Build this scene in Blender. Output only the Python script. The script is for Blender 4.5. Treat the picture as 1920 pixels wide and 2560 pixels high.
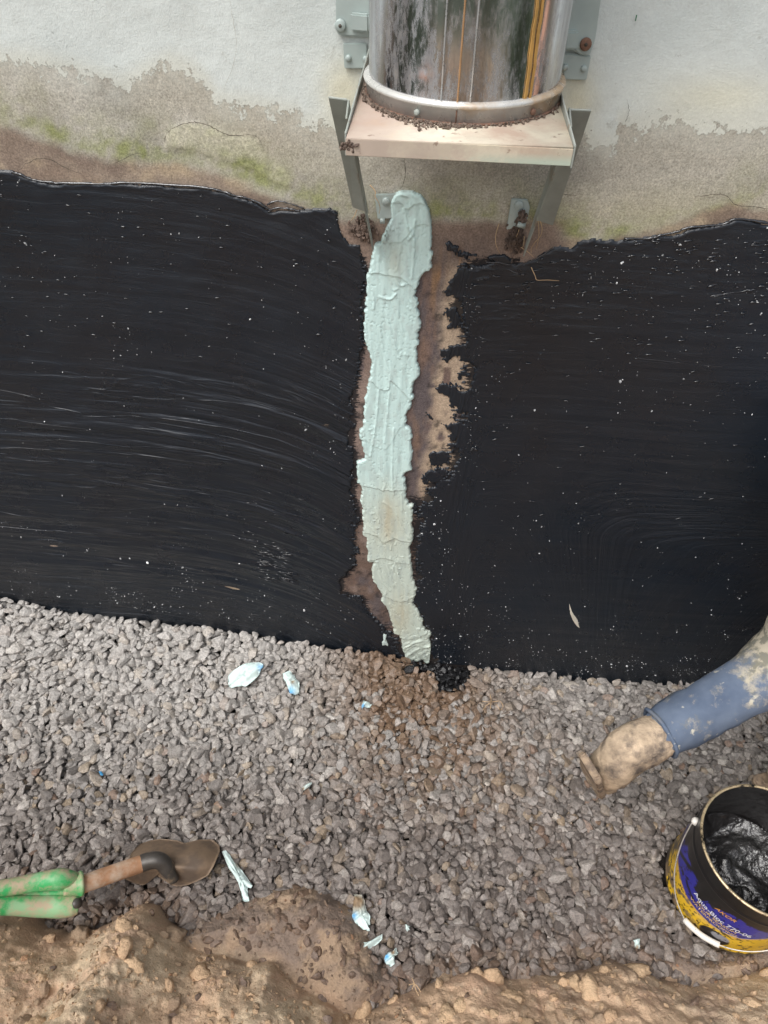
import bpy, bmesh, math, random
import numpy as np
from mathutils import Vector, Matrix
random.seed(7); rng = np.random.default_rng(7)
for o in list(bpy.data.objects): bpy.data.objects.remove(o)
SC = bpy.context.scene; COL = SC.collection

# ------------------------------------------------------------------ camera, sky, sun, exposure
F = 1775.; CH = 1.84
YAW, PITCH, ROLL = math.radians(3.4), math.radians(45.9), math.radians(1.0)
fw = np.array([-math.sin(YAW)*math.cos(PITCH), math.cos(YAW)*math.cos(PITCH), -math.sin(PITCH)])
_r = np.array([math.cos(YAW), math.sin(YAW), 0.]); _u = np.cross(_r, fw)
CR = _r*math.cos(ROLL) + _u*math.sin(ROLL); CU = np.cross(CR, fw)
CAM = np.array([0., -CH/math.tan(math.radians(57.6)), CH])
cd = bpy.data.cameras.new('camera'); cam = bpy.data.objects.new('camera', cd); COL.objects.link(cam)
cd.sensor_fit = 'VERTICAL'; cd.sensor_height = 36; cd.lens = F/2560*36
cd.clip_start = .02; cd.clip_end = 600
cam.matrix_world = Matrix(((CR[0], CU[0], -fw[0], CAM[0]), (CR[1], CU[1], -fw[1], CAM[1]), (CR[2], CU[2], -fw[2], CAM[2]), (0, 0, 0, 1)))
SC.camera = cam
SUN_EL, SUN_AZ = math.radians(60), math.radians(222)     # azimuth clockwise from +y
w = bpy.data.worlds.new("World"); SC.world = w; w.use_nodes = True
nt = w.node_tree; nt.nodes.clear()
sky = nt.nodes.new('ShaderNodeTexSky'); sky.sky_type = 'NISHITA'; sky.sun_disc = False
sky.sun_elevation = SUN_EL; sky.sun_rotation = SUN_AZ
sky.air_density = 1.0; sky.dust_density = 4.0; sky.ozone_density = 1.0
hs = nt.nodes.new('ShaderNodeHueSaturation'); hs.inputs['Saturation'].default_value = .38
bg = nt.nodes.new('ShaderNodeBackground'); bg.inputs[1].default_value = .15
ou = nt.nodes.new('ShaderNodeOutputWorld')
nt.links.new(sky.outputs[0], hs.inputs['Color']); nt.links.new(hs.outputs[0], bg.inputs[0]); nt.links.new(bg.outputs[0], ou.inputs[0])
sl = bpy.data.lights.new('sun', 'SUN'); sl.energy = 1.4; sl.angle = math.radians(38); sl.color = (1, .985, .96)
so = bpy.data.objects.new('sun', sl); COL.objects.link(so)
sd = Vector((math.sin(SUN_AZ)*math.cos(SUN_EL), math.cos(SUN_AZ)*math.cos(SUN_EL), math.sin(SUN_EL)))
so.rotation_euler = sd.to_track_quat('Z', 'Y').to_euler()
SC.view_settings.view_transform = 'Standard'; SC.view_settings.look = 'None'
SC.view_settings.exposure = 0.44; SC.view_settings.gamma = 1; SC.view_settings.use_curve_mapping = False

# ------------------------------------------------------------------ measuring helpers (photo pixel <-> place)
def ray(px, py): return fw*F + CR*(px-960) - CU*(py-1280)
def Wp(px, py, y=0.):
    d = ray(px, py); return CAM + d*((y-CAM[1])/d[1])
def Gp(px, py, z=0.):
    d = ray(px, py); return CAM + d*((z-CAM[2])/d[2])
def PX(x, y, z):
    vx, vy, vz = x-CAM[0], y-CAM[1], z-CAM[2]
    k = vx*fw[0]+vy*fw[1]+vz*fw[2]
    return 960+F*(vx*CR[0]+vy*CR[1]+vz*CR[2])/k, 1280-F*(vx*CU[0]+vy*CU[1]+vz*CU[2])/k
def cyl(px, py, cx, cy, r):
    d = ray(px, py); o = CAM-np.array([cx, cy, 0]); a = d[0]**2+d[1]**2; b = 2*(o[0]*d[0]+o[1]*d[1]); c = o[0]**2+o[1]**2-r*r
    t = (-b-math.sqrt(max(0, b*b-4*a*c)))/(2*a); p = CAM+d*t
    return math.atan2(p[1]-cy, p[0]-cx), p[2]
# ------------------------------------------------------------------ numpy noise / fields
def h2(ix, iy, s=0):
    n = (ix.astype(np.int64)*374761393 + iy.astype(np.int64)*668265263 + s*1442695041) & 0xffffffff
    n = ((n ^ (n >> 13))*1274126177) & 0xffffffff
    n = ((n ^ (n >> 16))*2246822519) & 0xffffffff
    return ((n ^ (n >> 15)) & 0xffffff)/float(0xffffff)
def vn(x, y, s=0):
    x = np.asarray(x, float); y = np.asarray(y, float)
    ix, iy = np.floor(x), np.floor(y); fx, fy = x-ix, y-iy
    fx = fx*fx*(3-2*fx); fy = fy*fy*(3-2*fy)
    a, b, c, d = h2(ix, iy, s), h2(ix+1, iy, s), h2(ix, iy+1, s), h2(ix+1, iy+1, s)
    return (a*(1-fx)+b*fx)*(1-fy)+(c*(1-fx)+d*fx)*fy
def fbm(x, y, o=4, s=0, g=.5):
    t = 0; a = 1; n = 0
    for i in range(o):
        t = t+a*vn(x*2**i+i*17.3, y*2**i-i*9.1, s+i); n += a; a *= g
    return t/n*2-1
def worley(x, y, s=0):
    ix, iy = np.floor(x), np.floor(y); f1 = np.full(np.shape(x), 9.); f2 = f1.copy()
    for dx in (-1, 0, 1):
        for dy in (-1, 0, 1):
            cx, cy = ix+dx, iy+dy
            d = np.hypot(cx+h2(cx, cy, s)-x, cy+h2(cx, cy, s+5)-y)
            f2 = np.where(d < f1, f1, np.minimum(f2, d)); f1 = np.minimum(f1, d)
    return f1, f2
def ss(a, b, x):
    t = np.clip((x-a)/(b-a), 0, 1); return t*t*(3-2*t)
def dline(x, y, pts):
    d = np.full(np.shape(x), 1e9)
    for (ax, ay), (bx, by) in zip(pts[:-1], pts[1:]):
        vx, vy = bx-ax, by-ay; t = np.clip(((x-ax)*vx+(y-ay)*vy)/(vx*vx+vy*vy+1e-12), 0, 1)
        d = np.minimum(d, np.hypot(x-ax-t*vx, y-ay-t*vy))
    return d
def sdf(x, y, pts):          # positive inside
    d = dline(x, y, list(pts)+[pts[0]]); ins = np.zeros(np.shape(x), bool)
    for (ax, ay), (bx, by) in zip(pts, list(pts[1:])+[pts[0]]):
        if ay == by: continue
        c = ((ay > y) != (by > y)) & (x < (bx-ax)*(y-ay)/(by-ay)+ax); ins ^= c
    return np.where(ins, d, -d)
def L(*c):                   # 0-255 sRGB -> linear
    c = np.array(c, float)/255; return np.where(c <= .04045, c/12.92, ((c+.055)/1.055)**2.4)
def mixc(c, col, m): return c*(1-m[..., None]) + np.asarray(col)*m[..., None]

# ------------------------------------------------------------------ material helpers
def nmat(name):
    m = bpy.data.materials.new(name); m.use_nodes = True; t = m.node_tree
    return m, t, t.nodes['Principled BSDF']
def nd(t, typ, **k):
    n = t.nodes.new(typ)
    for a, b in k.items():
        if a.startswith('i_'): n.inputs[a[2:].replace('_', ' ')].default_value = b
        else: setattr(n, a, b)
    return n
def noise(t, vec, scale, detail=4, rough=.55, dist=0):
    n = nd(t, 'ShaderNodeTexNoise'); n.inputs['Scale'].default_value = scale; n.inputs['Detail'].default_value = detail
    n.inputs['Roughness'].default_value = rough; n.inputs['Distortion'].default_value = dist
    if vec is not None: t.links.new(vec, n.inputs['Vector'])
    return n.outputs['Fac']
def mrange(t, s, a, b, c=0., d=1.):
    n = nd(t, 'ShaderNodeMapRange'); t.links.new(s, n.inputs[0])
    for i, v in enumerate((a, b, c, d)): n.inputs[i+1].default_value = v
    return n.outputs[0]
def math_(t, op, a, b=0.):
    n = nd(t, 'ShaderNodeMath', operation=op)
    for i, v in enumerate((a, b)):
        if isinstance(v, (int, float)): n.inputs[i].default_value = v
        else: t.links.new(v, n.inputs[i])
    return n.outputs[0]
def mixcol(t, fac, a, b, blend='MIX'):
    n = nd(t, 'ShaderNodeMix', data_type='RGBA', blend_type=blend)
    if isinstance(fac, (int, float)): n.inputs[0].default_value = fac
    else: t.links.new(fac, n.inputs[0])
    for i, v in ((6, a), (7, b)):
        if isinstance(v, (tuple, list, np.ndarray)): n.inputs[i].default_value = (*[float(q) for q in v[:3]], 1)
        else: t.links.new(v, n.inputs[i])
    return n.outputs[2]
def attr(t, name, fac=False):
    n = nd(t, 'ShaderNodeAttribute', attribute_name=name); return n.outputs['Fac' if fac else 'Color']
def objco(t): return nd(t, 'ShaderNodeTexCoord').outputs['Object']
def bump(t, p, h, strength, dist=.002, nrm=None):
    b = nd(t, 'ShaderNodeBump'); b.inputs['Strength'].default_value = strength; b.inputs['Distance'].default_value = dist
    t.links.new(h, b.inputs['Height'])
    if nrm: t.links.new(nrm, b.inputs['Normal'])
    t.links.new(b.outputs[0], p.inputs['Normal']); return b.outputs[0]
def simple(name, col, rough=.6, metal=0., var=.25, scale=30, bs=.25, bscale=120, bd=.001, col2=None, c2scale=12, c2lo=.5, c2hi=.62):
    m, t, p = nmat(name); co = objco(t)
    v = mrange(t, noise(t, co, scale, 5), .3, .7, 1-var, 1+var)
    g = nd(t, 'ShaderNodeCombineColor')
    for i in range(3): t.links.new(v, g.inputs[i])
    c = mixcol(t, 1., col, g.outputs[0], 'MULTIPLY')
    if col2 is not None:
        c = mixcol(t, mrange(t, noise(t, co, c2scale, 8, .65), c2lo, c2hi), c, col2)
    t.links.new(c, p.inputs['Base Color'])
    p.inputs['Metallic'].default_value = metal
    t.links.new(mrange(t, noise(t, co, scale*1.7, 3), .3, .7, max(.02, rough-.12), min(1, rough+.12)), p.inputs['Roughness'])
    if bs: bump(t, p, noise(t, co, bscale, 6, .6), bs, bd)
    return m
def attrmat(name, rough=.85, grain=.3, gscale=350, bs=.5, bd=.0015, spec=.35, bscale=300, cname='col'):
    m, t, p = nmat(name); co = objco(t)
    v = mrange(t, noise(t, co, gscale, 5, .7), .25, .75, 1-grain, 1+grain)
    g = nd(t, 'ShaderNodeCombineColor')
    for i in range(3): t.links.new(v, g.inputs[i])
    t.links.new(mixcol(t, 1., attr(t, cname), g.outputs[0], 'MULTIPLY'), p.inputs['Base Color'])
    p.inputs['Roughness'].default_value = rough; p.inputs['Specular IOR Level'].default_value = spec
    bump(t, p, noise(t, co, bscale, 6, .65), bs, bd)
    return m

# ------------------------------------------------------------------ object helpers
def link(name, me, mat=None, parent=None, loc=None):
    o = bpy.data.objects.new(name, me); COL.objects.link(o)
    if mat is not None and me is not None and not me.materials: me.materials.append(mat)
    if parent is not None: o.parent = parent
    if loc is not None: o.location = loc
    return o
def tag(o, label=None, cat=None, group=None, kind=None):
    for k, v in (('label', label), ('category', cat), ('group', group), ('kind', kind)):
        if v: o[k] = v
    return o
def thing(name, loc, label, cat, group=None):
    o = bpy.data.objects.new(name, None); COL.objects.link(o); o.location = loc; o.empty_display_size = .05
    return tag(o, label, cat, group)
def npmesh(name, v, f, smooth=True, cols=None, floats=None, vecs=None):
    me = bpy.data.meshes.new(name); v = np.asarray(v, np.float32); f = np.asarray(f, np.int32); k = f.shape[1]
    me.vertices.add(len(v)); me.vertices.foreach_set('co', v.ravel())
    me.loops.add(f.size); me.loops.foreach_set('vertex_index', f.ravel())
    me.polygons.add(len(f)); me.polygons.foreach_set('loop_start', np.arange(0, f.size, k, dtype=np.int32))
    me.polygons.foreach_set('use_smooth', np.full(len(f), smooth))
    for n, c in (cols or {}).items():
        a = me.color_attributes.new(n, 'FLOAT_COLOR', 'POINT')
        a.data.foreach_set('color', np.concatenate([np.asarray(c, np.float32), np.ones((len(v), 1), np.float32)], 1).ravel())
    for n, c in (floats or {}).items():
        me.attributes.new(n, 'FLOAT', 'POINT').data.foreach_set('value', np.asarray(c, np.float32).ravel())
    for n, c in (vecs or {}).items():
        me.attributes.new(n, 'FLOAT_VECTOR', 'POINT').data.foreach_set('vector', np.asarray(c, np.float32).ravel())
    me.update(calc_edges=True); me.validate(); return me
def gridfaces(nx, ny, keep=None, flip=False):   # vertices indexed [j*nx+i]
    i, j = np.meshgrid(np.arange(nx-1), np.arange(ny-1)); a = j*nx+i
    f = np.stack([a, a+1, a+nx+1, a+nx], -1)
    if flip: f = f[..., ::-1]
    f = f.reshape(-1, 4)
    return f if keep is None else f[keep.reshape(-1)[f].any(1)]
def compact(v, f, *arrs):
    u, inv = np.unique(f, return_inverse=True)
    return (v[u], inv.reshape(f.shape)) + tuple(a[u] for a in arrs)
def bm2(name, bm, mat, parent, smooth=True, bevel=0, seg=2):
    bmesh.ops.recalc_face_normals(bm, faces=bm.faces)
    if bevel: bmesh.ops.bevel(bm, geom=list(bm.edges), offset=bevel, segments=seg, affect='EDGES', clamp_overlap=True)
    for f in bm.faces: f.smooth = smooth and not bevel
    me = bpy.data.meshes.new(name); bm.to_mesh(me); bm.free()
    o = link(name, me, mat, parent)
    return o
def box(bm, lo, hi):
    vs = [bm.verts.new((x, y, z)) for z in (lo[2], hi[2]) for y in (lo[1], hi[1]) for x in (lo[0], hi[0])]
    for f in ((0, 1, 3, 2), (4, 6, 7, 5), (0, 4, 5, 1), (2, 3, 7, 6), (0, 2, 6, 4), (1, 5, 7, 3)): bm.faces.new([vs[i] for i in f])
def prism(bm, pts, off):                        # closed polygon of 3d points pushed along off
    a = [bm.verts.new(p) for p in pts]; b = [bm.verts.new(Vector(p)+Vector(off)) for p in pts]
    bm.faces.new(a); bm.faces.new(b[::-1])
    for i in range(len(a)): bm.faces.new((a[i], b[i], b[(i+1) % len(a)], a[(i+1) % len(a)]))
def tube(bm, path, rad, n=8, cap=True):
    path = [Vector(p) for p in path]; rings = []
    up = Vector((0, 0, 1))
    for i, p in enumerate(path):
        d = (path[min(i+1, len(path)-1)]-path[max(i-1, 0)]).normalized()
        a = d.cross(up)
        if a.length < .05: a = d.cross(Vector((0, 1, 0)))
        a.normalize(); b = d.cross(a).normalized(); r = rad[i] if isinstance(rad, (list, tuple, np.ndarray)) else rad
        rings.append([bm.verts.new(p+(a*math.cos(t)+b*math.sin(t))*r) for t in [2*math.pi*k/n for k in range(n)]])
    for r0, r1 in zip(rings[:-1], rings[1:]):
        for k in range(n): bm.faces.new((r0[k], r0[(k+1) % n], r1[(k+1) % n], r1[k]))
    if cap: bm.faces.new(rings[0][::-1]); bm.faces.new(rings[-1])
def lathe(bm, prof, c=(0, 0), n=64, closed=False):
    rings = [[bm.verts.new((c[0]+r*math.cos(2*math.pi*k/n), c[1]+r*math.sin(2*math.pi*k/n), z)) for k in range(n)] for r, z in prof]
    rr = rings+[rings[0]] if closed else rings
    for a, b in zip(rr[:-1], rr[1:]):
        for k in range(n): bm.faces.new((a[k], a[(k+1) % n], b[(k+1) % n], b[k]))
    return rings
def spline(pts, n):
    pts = np.array(pts, float); out = []
    P = np.vstack([2*pts[0]-pts[1], pts, 2*pts[-1]-pts[-2]])
    for i in range(len(pts)-1):
        p0, p1, p2, p3 = P[i:i+4]
        for t in np.linspace(0, 1, n, endpoint=False):
            out.append(.5*((2*p1)+(-p0+p2)*t+(2*p0-5*p1+4*p2-p3)*t*t+(-p0+3*p1-3*p2+p3)*t**3))
    out.append(pts[-1]); return out

# ================================================================== WALL
WX = np.arange(-2.2, 2.4001, .02); WX = np.unique(np.round(np.concatenate([WX[WX < -.95], np.arange(-.95, 1.0, .005), WX[WX > 1.0], [-6, -4, 4, 6]]), 4))
WX.sort()
WZ = np.unique(np.round(np.concatenate([np.arange(-.1, 1.75, .005), np.arange(1.75, 3.21, .05)]), 4))
gx, gz = np.meshgrid(WX, WZ); X, Z = gx.ravel(), gz.ravel()
px, py = PX(X, 0*X, Z)
bad = (np.abs(X) > 3) | (Z > 1.9)
PAINT = [(-900, 150), (0, 152), (81, 157), (130, 168), (190, 184), (244, 200), (304, 217), (340, 200), (380, 176), (423, 160), (450, 168), (488, 186), (520, 217), (542, 255), (575, 266), (613, 266), (678, 277), (743, 293), (760, 318), (835, 326), (900, 335), (1300, 345), (1457, 340), (1487, 361), (1541, 361), (1532, 335), (1556, 306), (1590, 316), (1659, 309), (1694, 302), (1738, 322), (1807, 326), (1865, 323), (1920, 320), (2900, 300)]
pe = np.interp(px, [p[0] for p in PAINT], [p[1] for p in PAINT])
mpp = .00062                                   # metres per reference pixel on the upper wall
paint = np.where(bad, np.where(Z > 1.5, 1., -1.), (pe-py)*mpp)
def bell(v, c, wd): return np.exp(-((v-c)/wd)**2)
n1 = fbm(X*6, Z*6, 4, 1); n2 = fbm(X*25, Z*25, 4, 2); n3 = fbm(X*2.5, Z*9, 3, 3)
c = np.tile(L(178, 173, 160), (len(X), 1))
c = mixc(c, L(150, 146, 136), ss(-.1, .5, n1)*.8); c = mixc(c, L(192, 188, 178), ss(.05, .5, fbm(X*11+3, Z*11, 4, 14))*.6)
c = mixc(c, L(176, 168, 152), ss(0, .6, fbm(X*4+9, Z*4, 4, 8))*.6)
c = mixc(c, L(186, 178, 154), ss(1000, 1500, px)*ss(430, 540, py)*.55)
# raised skim patches
SK = [(410, 380), (412, 340), (430, 320), (460, 308), (490, 306), (530, 318), (570, 336), (620, 338), (645, 345), (658, 372), (680, 402), (715, 425), (730, 455), (735, 475), (690, 460), (640, 430), (560, 400), (470, 375), (420, 372)]
sk = sdf(px, py, SK); c = mixc(c, L(188, 184, 164), ss(-3, 6, sk)*.8)
SK2 = [(45, 425), (70, 405), (115, 395), (160, 420), (250, 440), (265, 465), (60, 450)]
c = mixc(c, L(140, 112, 92), ss(-3, 5, sdf(px, py, SK2))*.6)
BRN = [(-900, 250), (0, 305), (60, 320), (110, 345), (180, 370), (280, 392), (430, 405), (540, 425), (640, 475), (740, 508), (846, 535), (860, 555), (950, 560), (1085, 545), (1160, 552), (1240, 560), (1300, 570), (1400, 590), (1480, 596), (1560, 590), (1680, 555), (1760, 520), (1830, 505), (1920, 515), (2900, 520)]
be = np.interp(px, [p[0] for p in BRN], [p[1] for p in BRN])
GRN = [(-900, 260), (0, 292), (100, 318), (180, 352), (260, 375), (400, 378), (520, 390), (620, 425), (700, 468), (800, 500), (900, 515), (1000, 520), (1150, 530), (1290, 532), (1360, 560), (1480, 582), (1600, 565), (1750, 530), (1850, 500), (1920, 485), (2900, 480)]
ge = np.interp(px, [p[0] for p in GRN], [p[1] for p in GRN])
gs = .55+.45*ss(-.5, .4, fbm(px/90, py/60, 3, 11)); gs = gs*np.interp(px, [0, 100, 300, 500, 640, 760, 900, 1150, 1300, 1400, 1500, 1600, 1750, 1920], [.6, .9, 1., .75, 1., .8, .5, .8, 1., 1., .9, .3, .35, .7])
gm = .8*bell(py, ge, 26)*gs+.42*bell(py, ge-20, 70)*gs
c = mixc(c, L(140, 146, 92), np.clip(gm*(.75+1.1*n2+.9*fbm(X*110, Z*110, 3, 27)), 0, 1)*.85)
bmk = ss(-6, 22, py-be+12*n2+8*fbm(X*60, Z*60, 3, 21))
bc = mixc(np.tile(L(148, 132, 117), (len(X), 1)), L(172, 154, 130), ss(-.1, .5, n2))
bc = mixc(bc, L(116, 98, 88), ss(-.05, .45, fbm(X*9, Z*12, 5, 31, .6))*.85); bc = mixc(bc, L(122, 104, 92), ss(260, 60, px)*ss(.2, -.3, n2)*.6)
c = mixc(c, bc, bmk*.92)
# soil stained zone under the bracket and down the bare strip
st = ss(835, 870, px)*ss(1440, 1380, px)*ss(538, 566, py+14*n2)
dark = mixc(np.tile(L(106, 94, 88), (len(X), 1)), L(136, 118, 106), ss(-.2, .5, n1))
c = mixc(c, dark, st*.95)
strip = ss(640, 700, py)
rx = np.interp(py, [640, 720, 860, 1000, 1100, 1200, 1700], [1130, 1110, 1110, 1080, 1070, 1050, 1040])
sc = mixc(np.tile(L(100, 91, 91), (len(X), 1)), L(124, 104, 94), ss(-.15, .45, fbm(X*40, Z*14, 5, 41, .6)))
sc = mixc(sc, L(138, 112, 90), ss(.1, .5, fbm(X*90, Z*16, 4, 43))*(bell(py, 690, 80)*.9+.3))
sc = mixc(sc, L(182, 162, 140), ss(-18, 12, px-rx+20*n2)*ss(-.45, .0, fbm(X*60, Z*30, 3, 47)))
sc = mixc(sc, L(144, 126, 116), ss(960, 900, px)*ss(700, 800, py)*ss(-.5, .2, n2)*.9)
sc = mixc(sc, L(106, 88, 78), ss(1150, 1350, py)*ss(-.4, .3, fbm(X*50, Z*30, 5, 51))*.8)
sc = mixc(sc, L(46, 43, 44), ss(.1, .5, fbm(X*60+4, Z*45, 5, 53, .65))*ss(680, 760, py)*.75)
c = mixc(c, sc, strip*ss(840, 870, px)*ss(1260, 1230, px))
c = mixc(c, L(160, 122, 84), bell(px, 1112, 60)*bell(py, 668, 40)*ss(.0, .4, fbm(X*160, Z*14, 2, 61))*.7)
pc = np.tile(L(214, 220, 216), (len(X), 1))
pc = mixc(pc, L(196, 203, 200), ss(-.1, .6, n1)*.7)
pc = mixc(pc, L(222, 216, 186), np.clip(bell(px, 860, 55)*bell(py, 230, 80)+bell(px, 1440, 50)*bell(py, 250, 90)+.7*bell(px, 1800, 180)*bell(py, 245, 60), 0, 1)*.75)
pc = mixc(pc, L(206, 200, 176), ss(60, 0, pe-py)*.35)
wx = np.stack([X, 0*X+.0, Z], 1)
wx[:, 1] -= .0012*fbm(X*14, Z*14, 3, 71)+np.where(bad, 0, .0022*ss(-2, 6, sk))
BARE_L = [(0, 423), (43, 429), (81, 448), (163, 458), (271, 458), (434, 462), (515, 469), (586, 488), (651, 510), (678, 526), (760, 523), (825, 524), (842, 532), (847, 556), (858, 590), (872, 610), (896, 616), (906, 649), (914, 685), (906, 783), (908, 843), (895, 917), (886, 992), (880, 1096), (877, 1110), (893, 1171), (880, 1232), (899, 1298), (880, 1322), (884, 1413), (853, 1444), (853, 1483), (908, 1498), (917, 1534), (947, 1565), (990, 1610), (1008, 1640), (1040, 1666)]
BARE_R = [(1088, 1652), (1074, 1595), (1050, 1540), (1036, 1480), (1044, 1444), (1046, 1407), (1038, 1341), (1044, 1313), (1062, 1292), (1032, 1262), (1071, 1250), (1084, 1215), (1123, 1195), (1147, 1141), (1140, 1110), (1148, 1096), (1165, 1040), (1178, 1007), (1184, 917), (1176, 858), (1157, 800), (1140, 768), (1150, 738), (1160, 700), (1172, 667), (1205, 662), (1242, 652), (1290, 664), (1339, 645), (1387, 617), (1430, 619), (1448, 604), (1483, 596), (1560, 595), (1625, 594), (1694, 581), (1714, 570), (1807, 560), (1838, 546), (1920, 557)]
TAR = [(-1500, 420)]+BARE_L+BARE_R+[(3500, 540), (3500, 3500), (-1500, 3500)]
tard = np.where((py > 640) & (px > 800) & (px < 1300), np.clip(-sdf(px, py, TAR)*np.where(px < 960, 2.1, 1.15), -5, 90), 90)
me = npmesh('wall_face', wx, gridfaces(len(WX), len(WZ)), True, {'base': c, 'pcol': pc}, {'paint': paint, 'tard': tard})
m, t, p = nmat('weathered_wall'); co = objco(t)
pn = noise(t, co, 38, 9, .68); pn2 = noise(t, co, 150, 5, .7)
th = math_(t, 'ADD', attr(t, 'paint', True), math_(t, 'ADD', mrange(t, pn, .3, .7, -.030, .030), mrange(t, pn2, .3, .7, -.010, .010)))
pm = mrange(t, th, -.0004, .0004)
gr = mrange(t, noise(t, co, 300, 5, .8), .30, .70, .52, 1.46); gr2 = mrange(t, noise(t, co, 90, 4, .6), .3, .7, .86, 1.14)
gc = nd(t, 'ShaderNodeCombineColor'); gv = math_(t, 'MULTIPLY', gr, gr2)
for i in range(3): t.links.new(gv, gc.inputs[i])
cc = mixcol(t, 1., attr(t, 'base'), gc.outputs[0], 'MULTIPLY')
pv = mrange(t, noise(t, co, 260, 5, .7), .3, .7, .92, 1.06); pcb = nd(t, 'ShaderNodeCombineColor')
for i in range(3): t.links.new(pv, pcb.inputs[i])
pp = mixcol(t, 1., attr(t, 'pcol'), pcb.outputs[0], 'MULTIPLY')
pp = mixcol(t, mrange(t, noise(t, co, 75, 8, .78), .625, .70, 0., .85), pp, L(112, 110, 100))
pp = mixcol(t, mrange(t, noise(t, co, 17, 9, .72), .63, .72, 0., .55), pp, L(150, 148, 136))
fade = math_(t, 'MULTIPLY', mrange(t, attr(t, 'paint', True), -.045, .004, 0, .62), mrange(t, noise(t, co, 30, 6, .65), .36, .64))
cc = mixcol(t, fade, cc, pp)
thin = mrange(t, noise(t, co, 12, 6, .7), .5, .72, 0, .28)
pp = mixcol(t, thin, pp, L(176, 176, 168))
mb = nd(t, 'ShaderNodeMapping'); mb.inputs['Scale'].default_value = (34, 34, 190); t.links.new(co, mb.inputs[0])
mb2 = nd(t, 'ShaderNodeMapping'); mb2.inputs['Scale'].default_value = (130, 130, 300); t.links.new(co, mb2.inputs[0])
fm = math_(t, 'ADD', mrange(t, noise(t, mb.outputs[0], 1., 6, .7), .34, .66), math_(t, 'MULTIPLY', mrange(t, noise(t, mb2.outputs[0], 1., 4, .7), .35, .65), .5))
fm = math_(t, 'SUBTRACT', fm, mrange(t, attr(t, 'tard', True), 0, 46, .25, 1.5))
cc = mixcol(t, mrange(t, fm, -.06, .10, 0, .93), cc, L(30, 30, 33))
t.links.new(mixcol(t, pm, cc, pp), p.inputs['Base Color'])
p.inputs['Roughness'].default_value = .9; p.inputs['Specular IOR Level'].default_value = .25
b1 = bump(t, p, noise(t, co, 420, 6, .7), .55, .0016)
bump(t, p, math_(t, 'ADD', pm, mrange(t, noise(t, co, 60, 4), .2, .8, 0, .7)), .7, .0015, b1)
M_WALL = m
M_CONC = simple('plain_concrete', L(150, 146, 138), .9)
wall = thing('foundation_wall', (0, 0, 0), 'house foundation wall with flaking white paint above grey concrete and a black tar coat below', 'wall')
link('wall_face', me, M_WALL, wall)
bm = bmesh.new(); box(bm, (-6, .004, -.1), (6, .25, 3.2)); bm2('wall_core', bm, M_CONC, wall)
# cracks: narrow jagged fissures
def ribbon(name, pts, wd, mat, parent, n=6, jit=1.5, y=-.0034, taper=True):
    P = spline([(a, b) for a, b in pts], n); v = []; f = []
    for i, q in enumerate(P):
        q = q+np.array([random.uniform(-jit, jit), random.uniform(-jit, jit)])
        a = P[max(i-1, 0)]; b = P[min(i+1, len(P)-1)]; d = (b-a)/np.linalg.norm(b-a); nn = np.array([-d[1], d[0]])
        w_ = wd*random.uniform(.4, 1.3)*(math.sin(math.pi*(i+.7)/(len(P)+.4))**.5 if taper else 1)
        for s in (-1, 1):
            W_ = Wp(*(q+nn*s*w_/2), y); v.append(W_)
    for i in range(len(P)-1): f.append((2*i, 2*i+1, 2*i+3, 2*i+2))
    return link(name, npmesh(name, v, f, False), mat, parent)
M_CRACK = simple('dark_crack', L(84, 78, 70), .95, bs=0); M_CRACK2 = simple('hairline_crack', L(172, 170, 160), .95, bs=0)  # dark tone for crack lines and bolt sockets
for cr, wd in (([(410, 372), (414, 342), (432, 321), (462, 309), (492, 306), (532, 319), (572, 338), (622, 338), (645, 344), (660, 380)], 2.2),
               ([(45, 428), (70, 406), (115, 396), (165, 421), (205, 436)], 2.2), ([(1008, 392), (1014, 425), (1010, 450), (1002, 474)], 2.2),
               ([(283, 410), (330, 388), (370, 384)], 1.6), ([(575, 0), (585, 60), (592, 110), (580, 170), (556, 235)], 1.4),
               ([(1372, 482), (1400, 484), (1440, 490)], 2), ([(1735, 492), (1790, 486), (1818, 492), (1840, 512), (1880, 517), (1960, 525)], 2.4),
               ([(1568, 250), (1572, 280), (1562, 305)], 1.6)):
    ribbon('crack', cr, wd*.8, M_CRACK2 if cr[0][1] == 0 else M_CRACK, wall)

# ---- tar coating

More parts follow.
